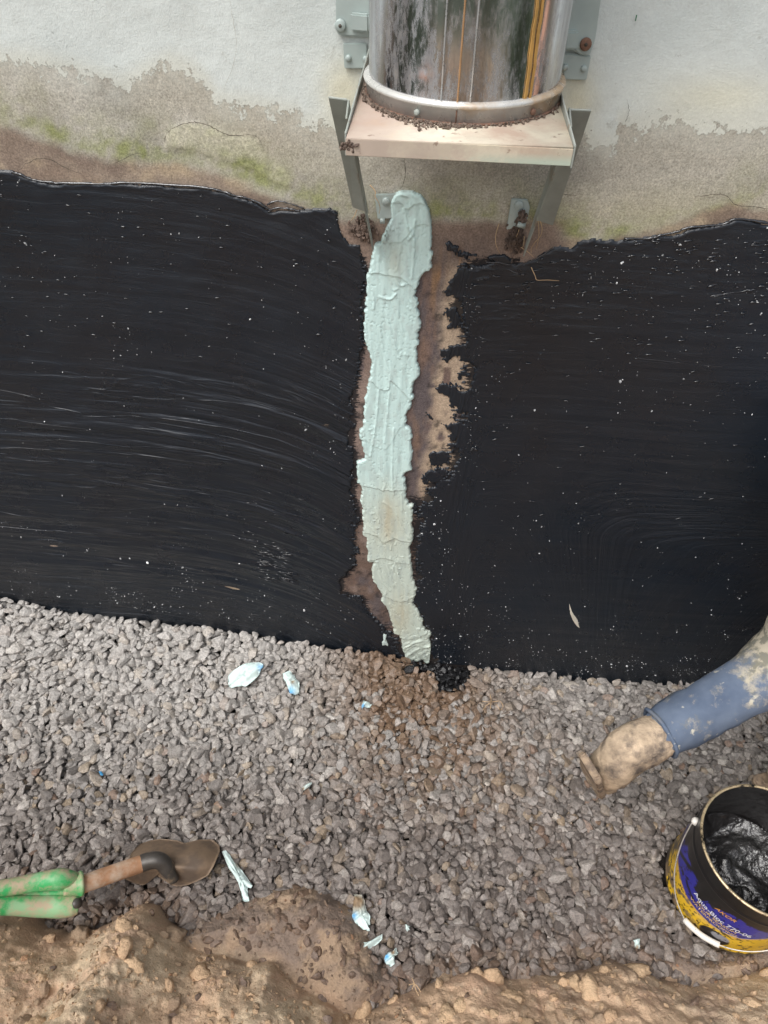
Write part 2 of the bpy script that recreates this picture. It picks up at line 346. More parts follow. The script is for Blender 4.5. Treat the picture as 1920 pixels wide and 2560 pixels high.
DABS = [[(1092, 872), (1130, 862), (1180, 858), (1190, 900), (1120, 896)], [(1095, 972), (1130, 966), (1190, 975), (1180, 1030), (1130, 1020)], [(1068, 1034), (1100, 1050), (1160, 1062), (1150, 1098), (1110, 1075)], [(1071, 1134), (1110, 1132), (1118, 1156), (1088, 1158)], [(1038, 1178), (1080, 1172), (1120, 1180), (1100, 1202), (1060, 1200)], [(1110, 770), (1150, 745), (1165, 830), (1135, 820)], [(1118, 738), (1140, 690), (1175, 672), (1180, 760)], [(1120, 612), (1160, 630), (1240, 637), (1275, 652), (1255, 662), (1190, 642), (1130, 634)]]
def tar_mesh(tx, tz, proud, hole):
    gx, gz = np.meshgrid(tx, tz); X, Z = gx.ravel(), gz.ravel(); px, py = PX(X, 0*X, Z)
    mp = .0007+.00055*ss(400, 1600, py)            # m per reference px
    sd_ = sdf(px, py, TAR)
    rag = 7*fbm(X*90, Z*45, 4, 101)+4*fbm(X*300, Z*200, 3, 102)+13*fbm(X*22, Z*22, 3, 103)
    near = ss(1260, 1100, px)*ss(840, 900, px)*ss(600, 680, py)
    s1 = sd_+rag*(.55+1.1*near)+near*(19*fbm(px/24, py/3.2, 4, 111, .7)+9*fbm(px/4, py/3, 3, 112, .7))
    for D_ in DABS: s1 = np.maximum(s1, sdf(px, py, D_)+1.8*rag)
    # scuffed brush marks where the coat thins out beside the bare strip
    scuf = 10*fbm(px/14, py/5, 3, 110)-np.abs(px-np.interp(py, [660, 900, 1200], [1165, 1165, 1110]))*.25+1
    s1 = np.where((py > 640) & (py < 1260), np.maximum(s1, np.minimum(scuf, sd_+45)*ss(1060, 1090, px)-(px < 1075)*9), s1)
    thick = .0026
    h = thick*(1-np.exp(-np.clip(s1, 0, 99)/2.2))
    h += .0024*np.exp(-((s1-5)/4)**2)*ss(620, 560, py)*(.5+.5*fbm(px/60, py/60, 2, 104))
    h = np.where(s1 < 0, -.004, h)
    # flow field for trowel and brush marks
    curveL = .075*px+95*np.clip(px/850, 0, 1.3)**4; phiL = py-curveL
    cxr, cyr = 2050, 1850; phiR = np.hypot(px-cxr, (py-cyr)*.85); alR = np.arctan2(py-cyr, px-cxr)*500
    phiU = py-.03*px+8*np.sin(px/170.)
    mr = ss(1100, 1200, px); mlow = ss(1150, 1350, py-.1*(px-1500))*ss(1250, 1600, px)
    phi = phiL*(1-mr)+phiU*mr; al = px.copy()
    f1v = np.stack([phi, al, 0*al], 1)/100; f2v = np.stack([phiR, alR, 0*al+5], 1)/100
    mm = mr*mlow; flow = f1v*(1-mm[:, None])+f2v*mm[:, None]
    amp = .18+.82*ss(850, 1050, py)*ss(1100, 800, px)
    amp = np.clip(amp+.15*mm, 0, 1)
    h += amp*.0034*fbm(phi/12, al/280, 3, 105)+.0022*fbm(px/120, py/90, 3, 119)
    # dragged runs and folds near the top edges
    h += .0012*ss(.25, .6, fbm(phiU/9, px/45, 3, 107))*mr*ss(1000, 620, py)
    grit = np.clip(ss(40, 0, py-np.interp(px, [0, 350, 700, 980, 1160, 1500, 1900], [1480, 1520, 1576, 1650, 1672, 1698, 1720])+70)*0+ss(-95, 0, py-np.interp(px, [0, 350, 700, 980, 1160, 1500, 1900], [1480, 1520, 1576, 1650, 1672, 1698, 1720])), 0, 1)
    v = np.stack([X, -.0008-h, Z], 1)
    v[:, 1] = np.where(s1 < 0, .006, v[:, 1])
    fa = gridfaces(len(tx), len(tz), s1 > -1)
    v[:, 1] -= proud
    if hole: cx_ = X[fa].mean(1); fa = fa[(cx_ < hole[0]) | (cx_ > hole[1])]
    v, fa, fl, am, gg, pyk = compact(v, fa, flow, amp, grit, np.stack([px, py], 1))
    return npmesh('tar_coating', v, fa, True, None, {'amp': am, 'grit': gg}, {'flow': fl})
tar_a = tar_mesh(np.unique(np.round(np.concatenate([np.arange(-1.7, -1.1, .012), np.arange(-1.1, 1.2, .0034), np.arange(1.2, 1.8, .012)]), 5)), np.arange(-.06, 1.46, .0034), 0, (-.172, .192))
tar_b = tar_mesh(np.arange(-.176, .197, .0016), np.arange(.0, 1.40, .0017), .0002, None)
m, t, p = nmat('fresh_black_tar'); co = objco(t)
mp_ = nd(t, 'ShaderNodeMapping'); mp_.inputs['Scale'].default_value = (3.4, .20, 1); t.links.new(attr(t, 'flow'), mp_.inputs[0])
fn = noise(t, mp_.outputs[0], 1., 4, .5, .3)
mp2 = nd(t, 'ShaderNodeMapping'); mp2.inputs['Scale'].default_value = (2.2, .22, 1); t.links.new(attr(t, 'flow'), mp2.inputs[0])
rdg = math_(t, 'ABSOLUTE', math_(t, 'SUBTRACT', noise(t, mp2.outputs[0], 1., 3, .5, .4), .5)); rdg = mrange(t, rdg, 0, .022, 1, 0)
hh = math_(t, 'MULTIPLY', math_(t, 'ADD', math_(t, 'MULTIPLY', fn, 1.3), math_(t, 'MULTIPLY', rdg, .10)), attr(t, 'amp', True))
b1 = bump(t, p, hh, 1., .011)
gn = noise(t, co, 330, 3, .7)
b2 = bump(t, p, math_(t, 'MULTIPLY', gn, math_(t, 'ADD', attr(t, 'grit', True), .22)), .8, .0035, b1)
tb = mixcol(t, mrange(t, noise(t, co, 5, 5), .35, .7), (.0075, .0130, .0210), (.0110, .0140, .0195))
rdg_hi = math_(t, 'MULTIPLY', math_(t, 'MULTIPLY', rdg, attr(t, 'amp', True)), mrange(t, noise(t, co, 7, 6, .7), .48, .66, .0, 1))  # ridge crests painted paler, standing in for sheen on the brush ridges
t.links.new(mixcol(t, rdg_hi, tb, (.026, .029, .034)), p.inputs['Base Color'])
t.links.new(mrange(t, noise(t, co, 9, 6, .6), .35, .65, .20, .46), p.inputs['Roughness'])
p.inputs['Specular IOR Level'].default_value = .55
M_TAR = m
tar = link('tar_coating', tar_a, M_TAR, wall); link('tar_coating', tar_b, M_TAR, wall)

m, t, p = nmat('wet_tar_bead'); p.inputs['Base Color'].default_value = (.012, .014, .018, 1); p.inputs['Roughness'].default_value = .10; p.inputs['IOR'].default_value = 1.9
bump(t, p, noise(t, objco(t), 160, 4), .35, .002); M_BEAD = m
def bead(pts, r0, seed):
    P = spline(pts, 9); r = np.random.default_rng(seed); n_ = len(P); rr = []; Q = []
    for i, (a, b) in enumerate(P):
        k = .35+.9*vn(np.float64(i*.21), np.float64(seed*3.1), 4)+.3*r.random(); rr.append(float(r0*k)); Q.append(tuple(Wp(a, b+1.5*float(fbm(np.float64(i*.4), np.float64(seed), 2, 8)), -.0030)))
    bm = bmesh.new(); tube(bm, Q, rr, 8); bm2('tar_bead_and_glint', bm, M_BEAD, wall)
bead([(30, 430), (50, 436), (81, 449), (120, 455), (163, 459), (271, 459), (340, 458), (434, 463), (515, 470), (560, 480), (586, 489), (620, 496), (651, 510), (678, 527)], .0022, 1)
bead([(668, 512), (690, 503), (720, 508), (760, 522)], .0016, 2); bead([(670, 530), (690, 520), (720, 522), (750, 527)], .0018, 3); bead([(760, 523), (800, 524), (846, 528)], .0008, 4)
bead([(1560, 597), (1625, 595), (1660, 586), (1694, 580), (1714, 571), (1760, 565), (1807, 560), (1838, 548), (1880, 551), (1930, 559)], .0020, 5)
bead([(1215, 655), (1250, 657), (1290, 663), (1320, 655), (1345, 644), (1387, 618)], .0010, 6)
bead([(1640, 722), (1680, 715), (1720, 716), (1795, 710)], .0011, 7); bead([(1775, 740), (1830, 732), (1890, 722)], .0010, 8); bead([(1570, 893), (1660, 902), (1730, 911), (1810, 918)], .0006, 9)
bead([(1235, 674), (1270, 674), (1295, 685), (1310, 690)], .0008, 10); bead([(1590, 716), (1615, 717)], .0009, 11)
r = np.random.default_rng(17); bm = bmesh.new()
def glint_strokes(n, x0, x1, y0, y1, sl, ln, rd, pw=1.):  # short glossy tubes added to make glint streaks on the tar
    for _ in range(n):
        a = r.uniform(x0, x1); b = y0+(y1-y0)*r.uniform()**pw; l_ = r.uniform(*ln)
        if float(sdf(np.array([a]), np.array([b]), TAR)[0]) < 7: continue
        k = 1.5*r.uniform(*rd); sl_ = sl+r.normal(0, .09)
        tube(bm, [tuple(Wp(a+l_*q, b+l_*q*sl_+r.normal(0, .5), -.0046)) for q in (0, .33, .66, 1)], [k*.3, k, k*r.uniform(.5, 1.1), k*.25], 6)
glint_strokes(230, 1180, 1920, 600, 900, -.05, (4, 26), (.0004, .0011), 1.8); glint_strokes(40, 1200, 1920, 900, 1300, -.1, (4, 22), (.0003, .0008)); glint_strokes(70, 20, 840, 470, 900, .06, (3, 16), (.0003, .0008)); glint_strokes(60, 1150, 1200, 670, 1180, .3, (4, 14), (.0005, .0012))
glint_strokes(85, 640, 715, 1355, 1450, .22, (10, 42), (.0004, .0009)); glint_strokes(40, 560, 860, 1200, 1560, .22, (6, 30), (.0003, .0007))  # dense cluster added for the pale sheen patch low on the tar
bm2('tar_bead_and_glint', bm, M_BEAD, wall)
# ---- sealant strip
PT = [(984, 485), (999, 476), (1029, 476), (1053, 485), (1062, 497), (1074, 523), (1080, 559), (1081, 619), (1080, 667), (1059, 679), (1050, 697), (1041, 723), (1036, 735), (1041, 744), (1050, 792), (1056, 819), (1044, 828), (1047, 858), (1041, 865), (1047, 911), (1050, 935), (1035, 953), (1029, 1007), (1023, 1022), (1014, 1057), (1029, 1072), (1030, 1100), (1030, 1171), (1012, 1180), (1014, 1217), (1020, 1256), (1032, 1262), (1032, 1341), (1026, 1368), (1026, 1407), (1041, 1468), (1035, 1504), (1053, 1534), (1056, 1559), (1076, 1580), (1082, 1625), (1088, 1653), (1068, 1656), (1053, 1647), (1017, 1656), (990, 1653), (1017, 1647), (1005, 1622), (1002, 1595), (987, 1580), (980, 1553), (971, 1522), (953, 1498), (953, 1477), (935, 1453), (929, 1428), (932, 1404), (920, 1404), (917, 1341), (905, 1335), (908, 1292), (902, 1247), (905, 1214), (891, 1201), (894, 1150), (914, 1144), (905, 1111), (899, 1080), (898, 1075), (909, 1060), (912, 992), (921, 953), (927, 932), (927, 893), (918, 870), (909, 813), (912, 774), (917, 726), (917, 685), (923, 679), (930, 634), (938, 603), (951, 601), (963, 574), (978, 541), (974, 509)]
xa, xb = -.16, .075
sx = np.arange(xa, xb, .0015); szz = np.arange(.0, 1.40, .0016)
gx, gz = np.meshgrid(sx, szz); X, Z = gx.ravel(), gz.ravel(); px, py = PX(X, 0*X, Z)
s0 = sdf(px, py, PT)
s = s0+(2.4*fbm(px/9, py/9, 3, 201)+1.0*fbm(px/4.5, py/3.5, 3, 203)*ss(.4, .7, vn(px/30, py/45, 240))+5*fbm(px/18, py/9, 3, 204))*ss(540, 640, py)+.6*fbm(px/3, py/3, 2, 202)
h = .0045*(1-np.exp(-np.clip(s, 0, 99)/3.))+.0009*np.exp(-((s-5)/4)**2)
# overlapping trowel passes: each ends in a lip that curls proud of the pass below
LOBES = [([(960, 508), (1000, 503), (1018, 520), (1040, 507), (1090, 510)], .0016), ([(955, 600), (985, 603), (1010, 598), (1040, 560), (1085, 560)], .0012), ([(915, 682), (945, 678), (965, 684), (1000, 690), (1030, 712), (1042, 728), (1090, 700)], .0022), ([(915, 955), (930, 948), (945, 965), (960, 971), (974, 968), (977, 948), (1005, 972), (1030, 1000), (1060, 1010)], .0024),
         ([(890, 1078), (960, 1120), (1000, 1066), (1022, 1067), (1050, 1080)], .001), ([(890, 1208), (930, 1214), (952, 1220), (960, 1222), (985, 1222), (1010, 1220), (1050, 1225)], .0024), ([(895, 1330), (925, 1330), (945, 1338), (960, 1352), (985, 1342), (1005, 1348), (1050, 1352)], .0022), ([(910, 1400), (940, 1395), (955, 1390), (985, 1398), (1000, 1405), (1050, 1402)], .002), ([(945, 1478), (965, 1488), (990, 1498), (1010, 1500), (1030, 1490), (1060, 1480)], .0026), ([(970, 1580), (1000, 1590), (1030, 1594), (1080, 1575)], .0022), ([(990, 1620), (1030, 1612), (1090, 1618)], .0022)]
for Lb, a in LOBES:
    P = np.array(spline(Lb, 6)); o_ = np.argsort(P[:, 0]); ly = np.interp(px, P[o_, 0], P[o_, 1])
    d = ly-py+1.5*fbm(px/5, py/60, 2, 205)
    h += np.where(d > 0, a*np.exp(-d/16)*ss(0, 2.2, d), 0)
RIDGE = [([(1020, 560), (1036, 590), (1034, 640), (1030, 690)], .0022), ([(1001, 480), (1022, 488), (1028, 505)], .0018), ([(1012, 515), (1016, 545), (1022, 580), (1027, 590)], .002), ([(1038, 545), (1034, 575), (1022, 594)], .002), ([(950, 610), (948, 640), (946, 675)], .0016), ([(1004, 600), (998, 640), (992, 670)], .0012), ([(932, 720), (936, 750), (935, 766)], .0018), ([(950, 736), (975, 742), (990, 730)], .0028), ([(985, 720), (995, 716)], .002), ([(990, 690), (1000, 708), (1018, 705)], .0024), ([(965, 775), (975, 810), (985, 850), (1000, 890)], .0014), ([(995, 775), (1005, 810), (1008, 830)], .0013),
         ([(950, 810), (957, 860), (965, 900), (980, 940)], .0016), ([(1005, 905), (1020, 930), (1030, 960)], .0013), ([(948, 970), (943, 1030), (935, 1090), (925, 1140)], .0022), ([(974, 975), (968, 1040), (962, 1100)], .002), ([(985, 1065), (982, 1110), (981, 1180), (984, 1230)], .0024), ([(950, 1180), (965, 1200), (958, 1220)], .0018), ([(912, 1090), (920, 1130)], .0015), ([(960, 1250), (985, 1270), (1005, 1310), (1022, 1340)], .0016), ([(940, 1265), (958, 1300), (982, 1345)], .0016), ([(1004, 1225), (1006, 1270)], .0018), ([(925, 1310), (950, 1335)], .0014), ([(968, 1405), (976, 1430), (985, 1460)], .0016), ([(988, 1400), (1000, 1440), (1020, 1475)], .002), ([(945, 1400), (953, 1440), (975, 1470)], .0014), ([(975, 1505), (1000, 1540), (1020, 1575)], .0018), ([(1000, 1502), (1025, 1540), (1050, 1585)], .002), ([(1010, 1640), (1040, 1620), (1075, 1608)], .003), ([(1000, 1625), (1030, 1603), (1060, 1596)], .0026)]
for R_, a in RIDGE:
    P = [tuple(q) for q in spline(R_, 5)]; d = dline(px, py, P); h += a*.8*np.exp(-(d/2.6)**2)*(.5+.9*vn(px/7, py/7, 211))
h += .0013*fbm(px/15, py/95, 2, 206)+.00022*fbm(px/2.5, py/60, 2, 207)-.0012*ss(.80, .9, vn(px/2.4, py/2.4, 231))
h += .0014*ss(.78, .9, vn(px/6, py/6, 208))*ss(.62, .8, vn(px/30, py/40, 209))
h += ss(1560, 1610, py)*.0016*fbm(px/14, (py+.4*px)/5, 3, 210)
dirt = ss(960, 900, px+(py-540)*.4)*0
v = np.stack([X, -.0030-h, Z], 1); v[:, 1] = np.where(s < 0, .006, v[:, 1])
cc = np.tile(L(200, 226, 222), (len(X), 1))
cc = mixc(cc, L(200, 210, 197), ss(1130, 1330, py+40*fbm(px/14, py/40, 3, 224))*.8)
cc = mixc(cc, L(194, 190, 166), np.clip(bell(px, 975, 30)*bell(py, 1290, 60)+bell(px, 1000, 26)*bell(py, 1530, 50)+.5*bell(px, 990, 22)*bell(py, 650, 50), 0, 1)*.75*(.6+.8*vn(px/6, py/25, 221)))
cc = mixc(cc, L(184, 176, 150), bell(px, 970, 12)*bell(py, 1285, 45)*.5*(.3+.9*vn(px/3, py/20, 225))); cc = mixc(cc, L(176, 190, 186), ss(.55, .85, vn(px/9, py/22, 226))*.35); cc = mixc(cc, L(110, 104, 96), ss(2.6, .4, s+1.5*vn(px/5, py/5, 227))*.55)
cc = mixc(cc, L(186, 206, 206), bell(px, 985, 25)*bell(py, 560, 40)*.6)
cc = mixc(cc, L(60, 62, 62), ss(.58, .72, vn(px/4, py/4, 223))*np.clip(bell(px, 960, 15)*bell(py, 570, 35)+ss(1600, 1640, py)*.35, 0, 1))
keep = s > -1; fa = gridfaces(len(sx), len(szz), keep)
v, fa, cc = compact(v, fa, cc)
M_SEAL = attrmat('pale_sealant', .42, .035, 160, .22, .0008, .45, 240)
seal = link('sealant_strip', npmesh('sealant_strip', v, fa, True, {'col': cc}), M_SEAL, wall)
seal['label'] = 'pale mint sealant trowelled thickly in a ragged vertical strip down the wall'

# ---- blobs built from outlines (sealant scraps, leaves, blade)
def sheet(name, pts, place, hfun, thick, mat, parent=None, rings=7, sub=4, colf=None, jit=0.):
    P = []
    for (a, b), (c_, d_) in zip(pts, list(pts[1:])+[pts[0]]):
        for k in range(sub): P.append((a+(c_-a)*k/sub+random.uniform(-jit, jit), b+(d_-b)*k/sub+random.uniform(-jit, jit)))
    P = np.array(P); C = P.mean(0); n = len(P); tot = []
    for top in (1, 0):
        for r in range(rings+1):
            q = C+(P-C)*(r/rings) if r else C+(P-C)*.02
            for a, b in q:
                w_ = np.array(place(a, b)); e = 1-(r/rings)**3
                w_ = w_+np.array(hfun(a, b, r/rings)) + np.array([0, 0, thick*e*.9+.0004])*(1 if top else 0); tot.append((w_, (a, b)))
    v = [q[0] for q in tot]; f = []
    R = rings+1
    for top in (0, 1):
        o_ = top*R*n
        for r in range(rings):
            for k in range(n):
                q = (o_+r*n+k, o_+r*n+(k+1) % n, o_+(r+1)*n+(k+1) % n, o_+(r+1)*n+k); f.append(q if top else q[::-1])
    for k in range(n): f.append((rings*n+k, rings*n+(k+1) % n, R*n+rings*n+(k+1) % n, R*n+rings*n+k))
    cols = None
    if colf: cols = {'col': np.array([colf(*q[1]) for q in tot])}
    return link(name, npmesh(name, v, f, True, cols), mat, parent)

# ================================================================== GROUND: trench floor and soil bank
CA = [(-1500, 2260), (-100, 2250), (0, 2253), (60, 2250), (105, 2275), (125, 2305), (180, 2312), (250, 2300), (300, 2275), (345, 2250), (373, 2246), (400, 2255), (430, 2290), (455, 2315), (480, 2340), (520, 2362), (600, 2378), (690, 2388), (720, 2425), (770, 2455), (840, 2500), (880, 2530), (930, 2505), (1000, 2460), (1072, 2444), (1120, 2430), (1177, 2410), (1230, 2415), (1293, 2426), (1429, 2413), (1480, 2395), (1521, 2387), (1560, 2392), (1625, 2418), (1724, 2450), (1785, 2441), (1850, 2425), (1920, 2398), (2050, 2380), (3200, 2360)]
HEAP = [(430, 2330), (470, 2330), (530, 2290), (600, 2255), (680, 2220), (760, 2212), (820, 2232), (880, 2275), (905, 2320), (930, 2380), (955, 2430), (1000, 2452), (880, 2540), (700, 2420), (520, 2380)]
HEAP2 = [(1630, 2400), (1700, 2380), (1780, 2400), (1850, 2385), (1960, 2340), (1960, 2420), (1800, 2450), (1720, 2455)]
ca = np.array([Gp(a, b, .01)[:2] for a, b in CA]); heap = [tuple(Gp(a, b, .02)[:2]) for a, b in HEAP]; heap2 = [tuple(Gp(a, b, .01)[:2]) for a, b in HEAP2]
CZ = [(-2.5, .30), (-1.17, .20), (-.90, .145), (-.62, .12), (-.40, .085), (-.22, .060), (-.035, .030), (.10, .0), (.25, -.012), (.6, -.02), (1.1, -.02), (3, -.02)]
def grav_h(x, y):
    c_ = np.interp(x, [q[0] for q in CZ], [q[1] for q in CZ])
    return c_*np.clip(1+y/.42, 0, 1)**1.5 + .012*fbm(x*5, y*5, 3, 301) + .004*fbm(x*18, y*18, 2, 302)
def soil_s(x, y): return np.interp(x, ca[:, 0], ca[:, 1])-y
def soil_h(x, y):
    s = soil_s(x, y)+.012*fbm(x*16, y*16, 3, 311); sp = np.clip(s, 0, None)
    lump = np.interp(x, [-1.5, -.95, -.78, -.66, -.55, -.40, -.2, 0, .25, .5, .8, 1.1], [.15, .14, .12, .05, .11, .06, .09, .05, .08, .09, .06, .08])
    z = -.03+(lump+.03)*(1-np.exp(-sp/.06))+.55*sp
    z = np.where(sp > .22, z+.45*(sp-.22), z)
    hd = sdf(x, y, heap); z = np.maximum(z, np.where(hd > -.02, -.03+.075*(1-np.exp(-np.clip(hd+.02, 0, 9)/.035)), -.1))
    hd2 = sdf(x, y, heap2); z = np.maximum(z, np.where(hd2 > -.02, -.03+.045*(1-np.exp(-np.clip(hd2+.02, 0, 9)/.03)), -.1))
    on = ss(-.01, .04, np.maximum(s, np.maximum(hd, hd2)))
    f1_, f2_ = worley(x*13+.6*fbm(x*9, y*9, 2, 4), y*13, 5); g1, g2 = worley(x*42+fbm(x*30, y*30, 2, 7), y*42, 9)
    z = z+on*(.030*fbm(x*7, y*9, 4, 312)+.020*(.45-np.minimum(f1_, .9))*ss(-.3, .3, fbm(x*3, y*3, 2, 44))+.011*(.5-g1)*ss(-.35,.25,fbm(x*9+3,y*9,3,318))+.0075*fbm(x*55, y*55, 4, 313, .6)+.018*np.abs(fbm(x*17, y*17, 4, 315)))
    cap = 1.2+.05*fbm(x*.7, y*.7, 3, 314)
    far = np.maximum(ss(2.6, 4.2, np.abs(x)), 0)
    z = np.minimum(z, cap); z = z*(1-far)+np.maximum(z, cap)*far
    return z, s, hd, hd2
gxs = np.unique(np.round(np.concatenate([[-250, -80, -30, -15, -10, -8, -7, -6, -5.2], np.arange(-4.6, -1.3, .08), np.arange(-1.3, -1.0, .015), np.arange(-1.0, 1.05, .0028), np.arange(1.05, 1.35, .015), np.arange(1.35, 4.6, .08), [5.2, 6, 7, 8, 10, 15, 30, 80, 250]]), 4))
gys = np.unique(np.round(np.concatenate([[-250, -80, -30, -15, -10, -7, -5, -4], np.arange(-3.5, -1.6, .08), np.arange(-1.6, -1.02, .012), np.arange(-1.02, -.58, .0028), np.arange(-.58, .1, .02), [.3, 1, 5, 20, 80, 250]]), 4))
gx, gy = np.meshgrid(gxs, gys); X, Y = gx.ravel(), gy.ravel()
z, s, hd, hd2 = soil_h(X, Y)
hg = np.where((s < .02) & (np.abs(X) < 3), grav_h(X, Y)-.045, -9); z = np.where((s < 0) & (hd < -.02) & (hd2 < -.02), np.minimum(z, np.where(np.abs(X) < 2.6, hg, z)), z)
n1, n2, n3 = fbm(X*5, Y*5, 4, 321), fbm(X*22, Y*22, 4, 322), fbm(X*80, Y*80, 3, 323)
c = np.tile(L(194, 165, 137), (len(X), 1))
c = mixc(c, L(204, 184, 156), ss(-.1, .5, n1)*.8); c = mixc(c, L(192, 158, 134), ss(0, .5, n2)*.6); c = mixc(c, L(150, 128, 110), ss(.05, .55, fbm(X*12+5, Y*12, 4, 325))*.75)
c = mixc(c, L(204, 186, 160), ss(.2, .6, n3)*.35)
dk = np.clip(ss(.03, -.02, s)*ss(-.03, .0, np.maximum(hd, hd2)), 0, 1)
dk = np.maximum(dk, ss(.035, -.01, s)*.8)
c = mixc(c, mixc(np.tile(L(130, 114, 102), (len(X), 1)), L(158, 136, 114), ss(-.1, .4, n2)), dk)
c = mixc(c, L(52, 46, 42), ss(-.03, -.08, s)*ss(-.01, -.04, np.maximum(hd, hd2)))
c = mixc(c, L(62, 70, 50), ss(1.9, 2.6, np.hypot(X, Y)))
M_SOIL = attrmat('damp_clay_soil', .85, .24, 230, .9, .006, .35, 150)
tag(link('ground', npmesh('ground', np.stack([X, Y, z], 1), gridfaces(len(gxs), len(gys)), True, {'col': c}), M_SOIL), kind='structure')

# ================================================================== GRAVEL
def ico(sub):
    bm = bmesh.new(); bmesh.ops.create_icosphere(bm, subdivisions=sub, radius=1); bm.verts.ensure_lookup_table()
    v = np.array([q.co[:] for q in bm.verts]); f = np.array([[a.index for a in q.verts] for q in bm.faces]); bm.free(); return v, f
def stones(sub, n, seed):
    r = np.random.default_rng(seed); v0, f = ico(sub); out = []
    for i in range(n):
        v = v0.copy(); k = r.integers(7, 12)
        for j in range(k):
            d = r.normal(size=3); d /= np.linalg.norm(d); c_ = r.uniform(.42, .80); e = v@d
            v = v-np.where(e > c_, e-c_, 0)[:, None]*d[None]*.96
        v *= np.array([r.uniform(1.05, 1.65), r.uniform(.8, 1.1), r.uniform(.5, .85)]); v /= np.abs(v).max(0).mean()
        out.append(v)
    return out, f
def scatter(name, pos, rad, cols, lib, f, tilt=.5, mat=None, seed=1, flags=None, parent=None):
    r = np.random.default_rng(seed); n = len(pos); nv = len(lib[0]); lib = np.array(lib)
    V = lib[r.integers(0, len(lib), n)]*rad[:, None, None]
    a = r.uniform(0, 6.283, n); b = r.normal(0, tilt, n); c_ = r.normal(0, tilt, n)
    ca_, sa_ = np.cos(a), np.sin(a); cb, sb = np.cos(b), np.sin(b); cc_, sc_ = np.cos(c_), np.sin(c_)
    Rx = np.zeros((n, 3, 3)); Rx[:, 0, 0] = 1; Rx[:, 1, 1] = cb; Rx[:, 1, 2] = -sb; Rx[:, 2, 1] = sb; Rx[:, 2, 2] = cb
    Ry = np.zeros((n, 3, 3)); Ry[:, 1, 1] = 1; Ry[:, 0, 0] = cc_; Ry[:, 0, 2] = sc_; Ry[:, 2, 0] = -sc_; Ry[:, 2, 2] = cc_
    Rz = np.zeros((n, 3, 3)); Rz[:, 2, 2] = 1; Rz[:, 0, 0] = ca_; Rz[:, 0, 1] = -sa_; Rz[:, 1, 0] = sa_; Rz[:, 1, 1] = ca_
    M = Rz@Ry@Rx; V = np.einsum('nij,nkj->nki', M, V)+pos[:, None, :]
    Fc = (f[None]+np.arange(n)[:, None, None]*nv).reshape(-1, 3)
    C = np.repeat(cols, nv, 0); fl = np.repeat(flags if flags is not None else np.zeros(n), nv)
    return link(name, npmesh(name, V.reshape(-1, 3), Fc, False, {'col': C}, {'wet': fl}), mat, parent)
m, t, p = nmat('limestone_gravel'); co = objco(t)
v1 = mrange(t, noise(t, co, 160, 6, .75), .32, .68, .50, 1.46); v2 = mrange(t, noise(t, co, 500, 3, .6), .3, .7, .78, 1.24); vv = math_(t, 'MULTIPLY', v1, v2)
g = nd(t, 'ShaderNodeCombineColor')
for i in range(3): t.links.new(vv, g.inputs[i])
t.links.new(mixcol(t, 1., attr(t, 'col'), g.outputs[0], 'MULTIPLY'), p.inputs['Base Color'])
t.links.new(mrange(t, attr(t, 'wet', True), 0, 1, .52, .12), p.inputs['Roughness']); p.inputs['Specular IOR Level'].default_value = .45
bump(t, p, noise(t, co, 300, 6, .7), .6, .0022)
M_GRAV = m
SP = .0168
def hexpts(x0, x1, y0, y1, sp, jit, seed):
    r = np.random.default_rng(seed); xs = np.arange(x0, x1, sp); ys = np.arange(y0, y1, sp*.87)
    a, b = np.meshgrid(xs, ys); a = a+(np.arange(len(ys))[:, None] % 2)*sp/2
    a = a+r.uniform(-jit, jit, a.shape)*sp; b = b+r.uniform(-jit, jit, b.shape)*sp; return a.ravel(), b.ravel()
PAIL = (.80, -.57, .14, .26)
def stonecol(x, y, r):
    n = len(x); k = r.uniform(-1, 1, n)
    c = np.tile(L(128, 122, 117), (n, 1)); c = c*(1+.36*k[:, None])
    pxx, pyy = PX(x, y, 0*x)
    c = mixc(c, L(152, 134, 110), (r.uniform(0, 1, n) < .09)*r.uniform(.3, .9, n))
    c = mixc(c, L(126, 98, 78), (r.uniform(0, 1, n) < .03)*.7)
    c = mixc(c, L(182, 176, 168), (r.uniform(0, 1, n) < .08)*.6)
    # brightness falloff painted in: stones paler by the wall, darker towards the bank
    falloff = ss(2000, 1560, pyy+.12*(960-pxx)+80*fbm(x*4, y*4, 2, 91))*ss(900, 500, np.abs(pxx-960)*-1+900)*0+ss(2050, 1600, pyy+60*fbm(x*4, y*4, 2, 91))
    c = mixc(c, L(186, 183, 178), falloff*.46*ss(1500, 900, pxx)+falloff*.2); c = mixc(c, L(96, 84, 78), ss(1900, 2250, pyy)*.45)
    # rusty brown wash-out below the strip
    br = np.exp(-((pxx-(1010+.35*(pyy-1650)))/(165+.45*np.clip(pyy-1640, 0, 400)))**2)*ss(2200, 1700, pyy)*ss(.15, .75, r.uniform(0, 1, n)+.6*ss(1850, 1640, pyy))
    br = np.maximum(br, .75*np.exp(-((pxx-880)/90)**2-((pyy-1625)/45)**2))
    c = mixc(c, L(108, 82, 58), np.clip(br*1.35, 0, 1)*.85)
    tarry = np.exp(-((pxx-1128)/48)**2-((pyy-1692)/36)**2)+.65*np.exp(-((pxx-1050)/70)**2-((pyy-1672)/20)**2)
    tk = tarry > r.uniform(.25, .7, n); c = np.where(tk[:, None], np.array([.012, .012, .013]), c)
    mud = ss(-.10, -.0, soil_s(x, y))*r.uniform(0, 1, n); c = mixc(c, L(112, 92, 76), mud*.9)
    wet = np.clip(tk*1.+.55*br+.25*r.uniform(0, 1, n), 0, 1)
    return c, wet
libA, fA = stones(2, 48, 11); libB, fB = stones(1, 32, 12)
ax = []
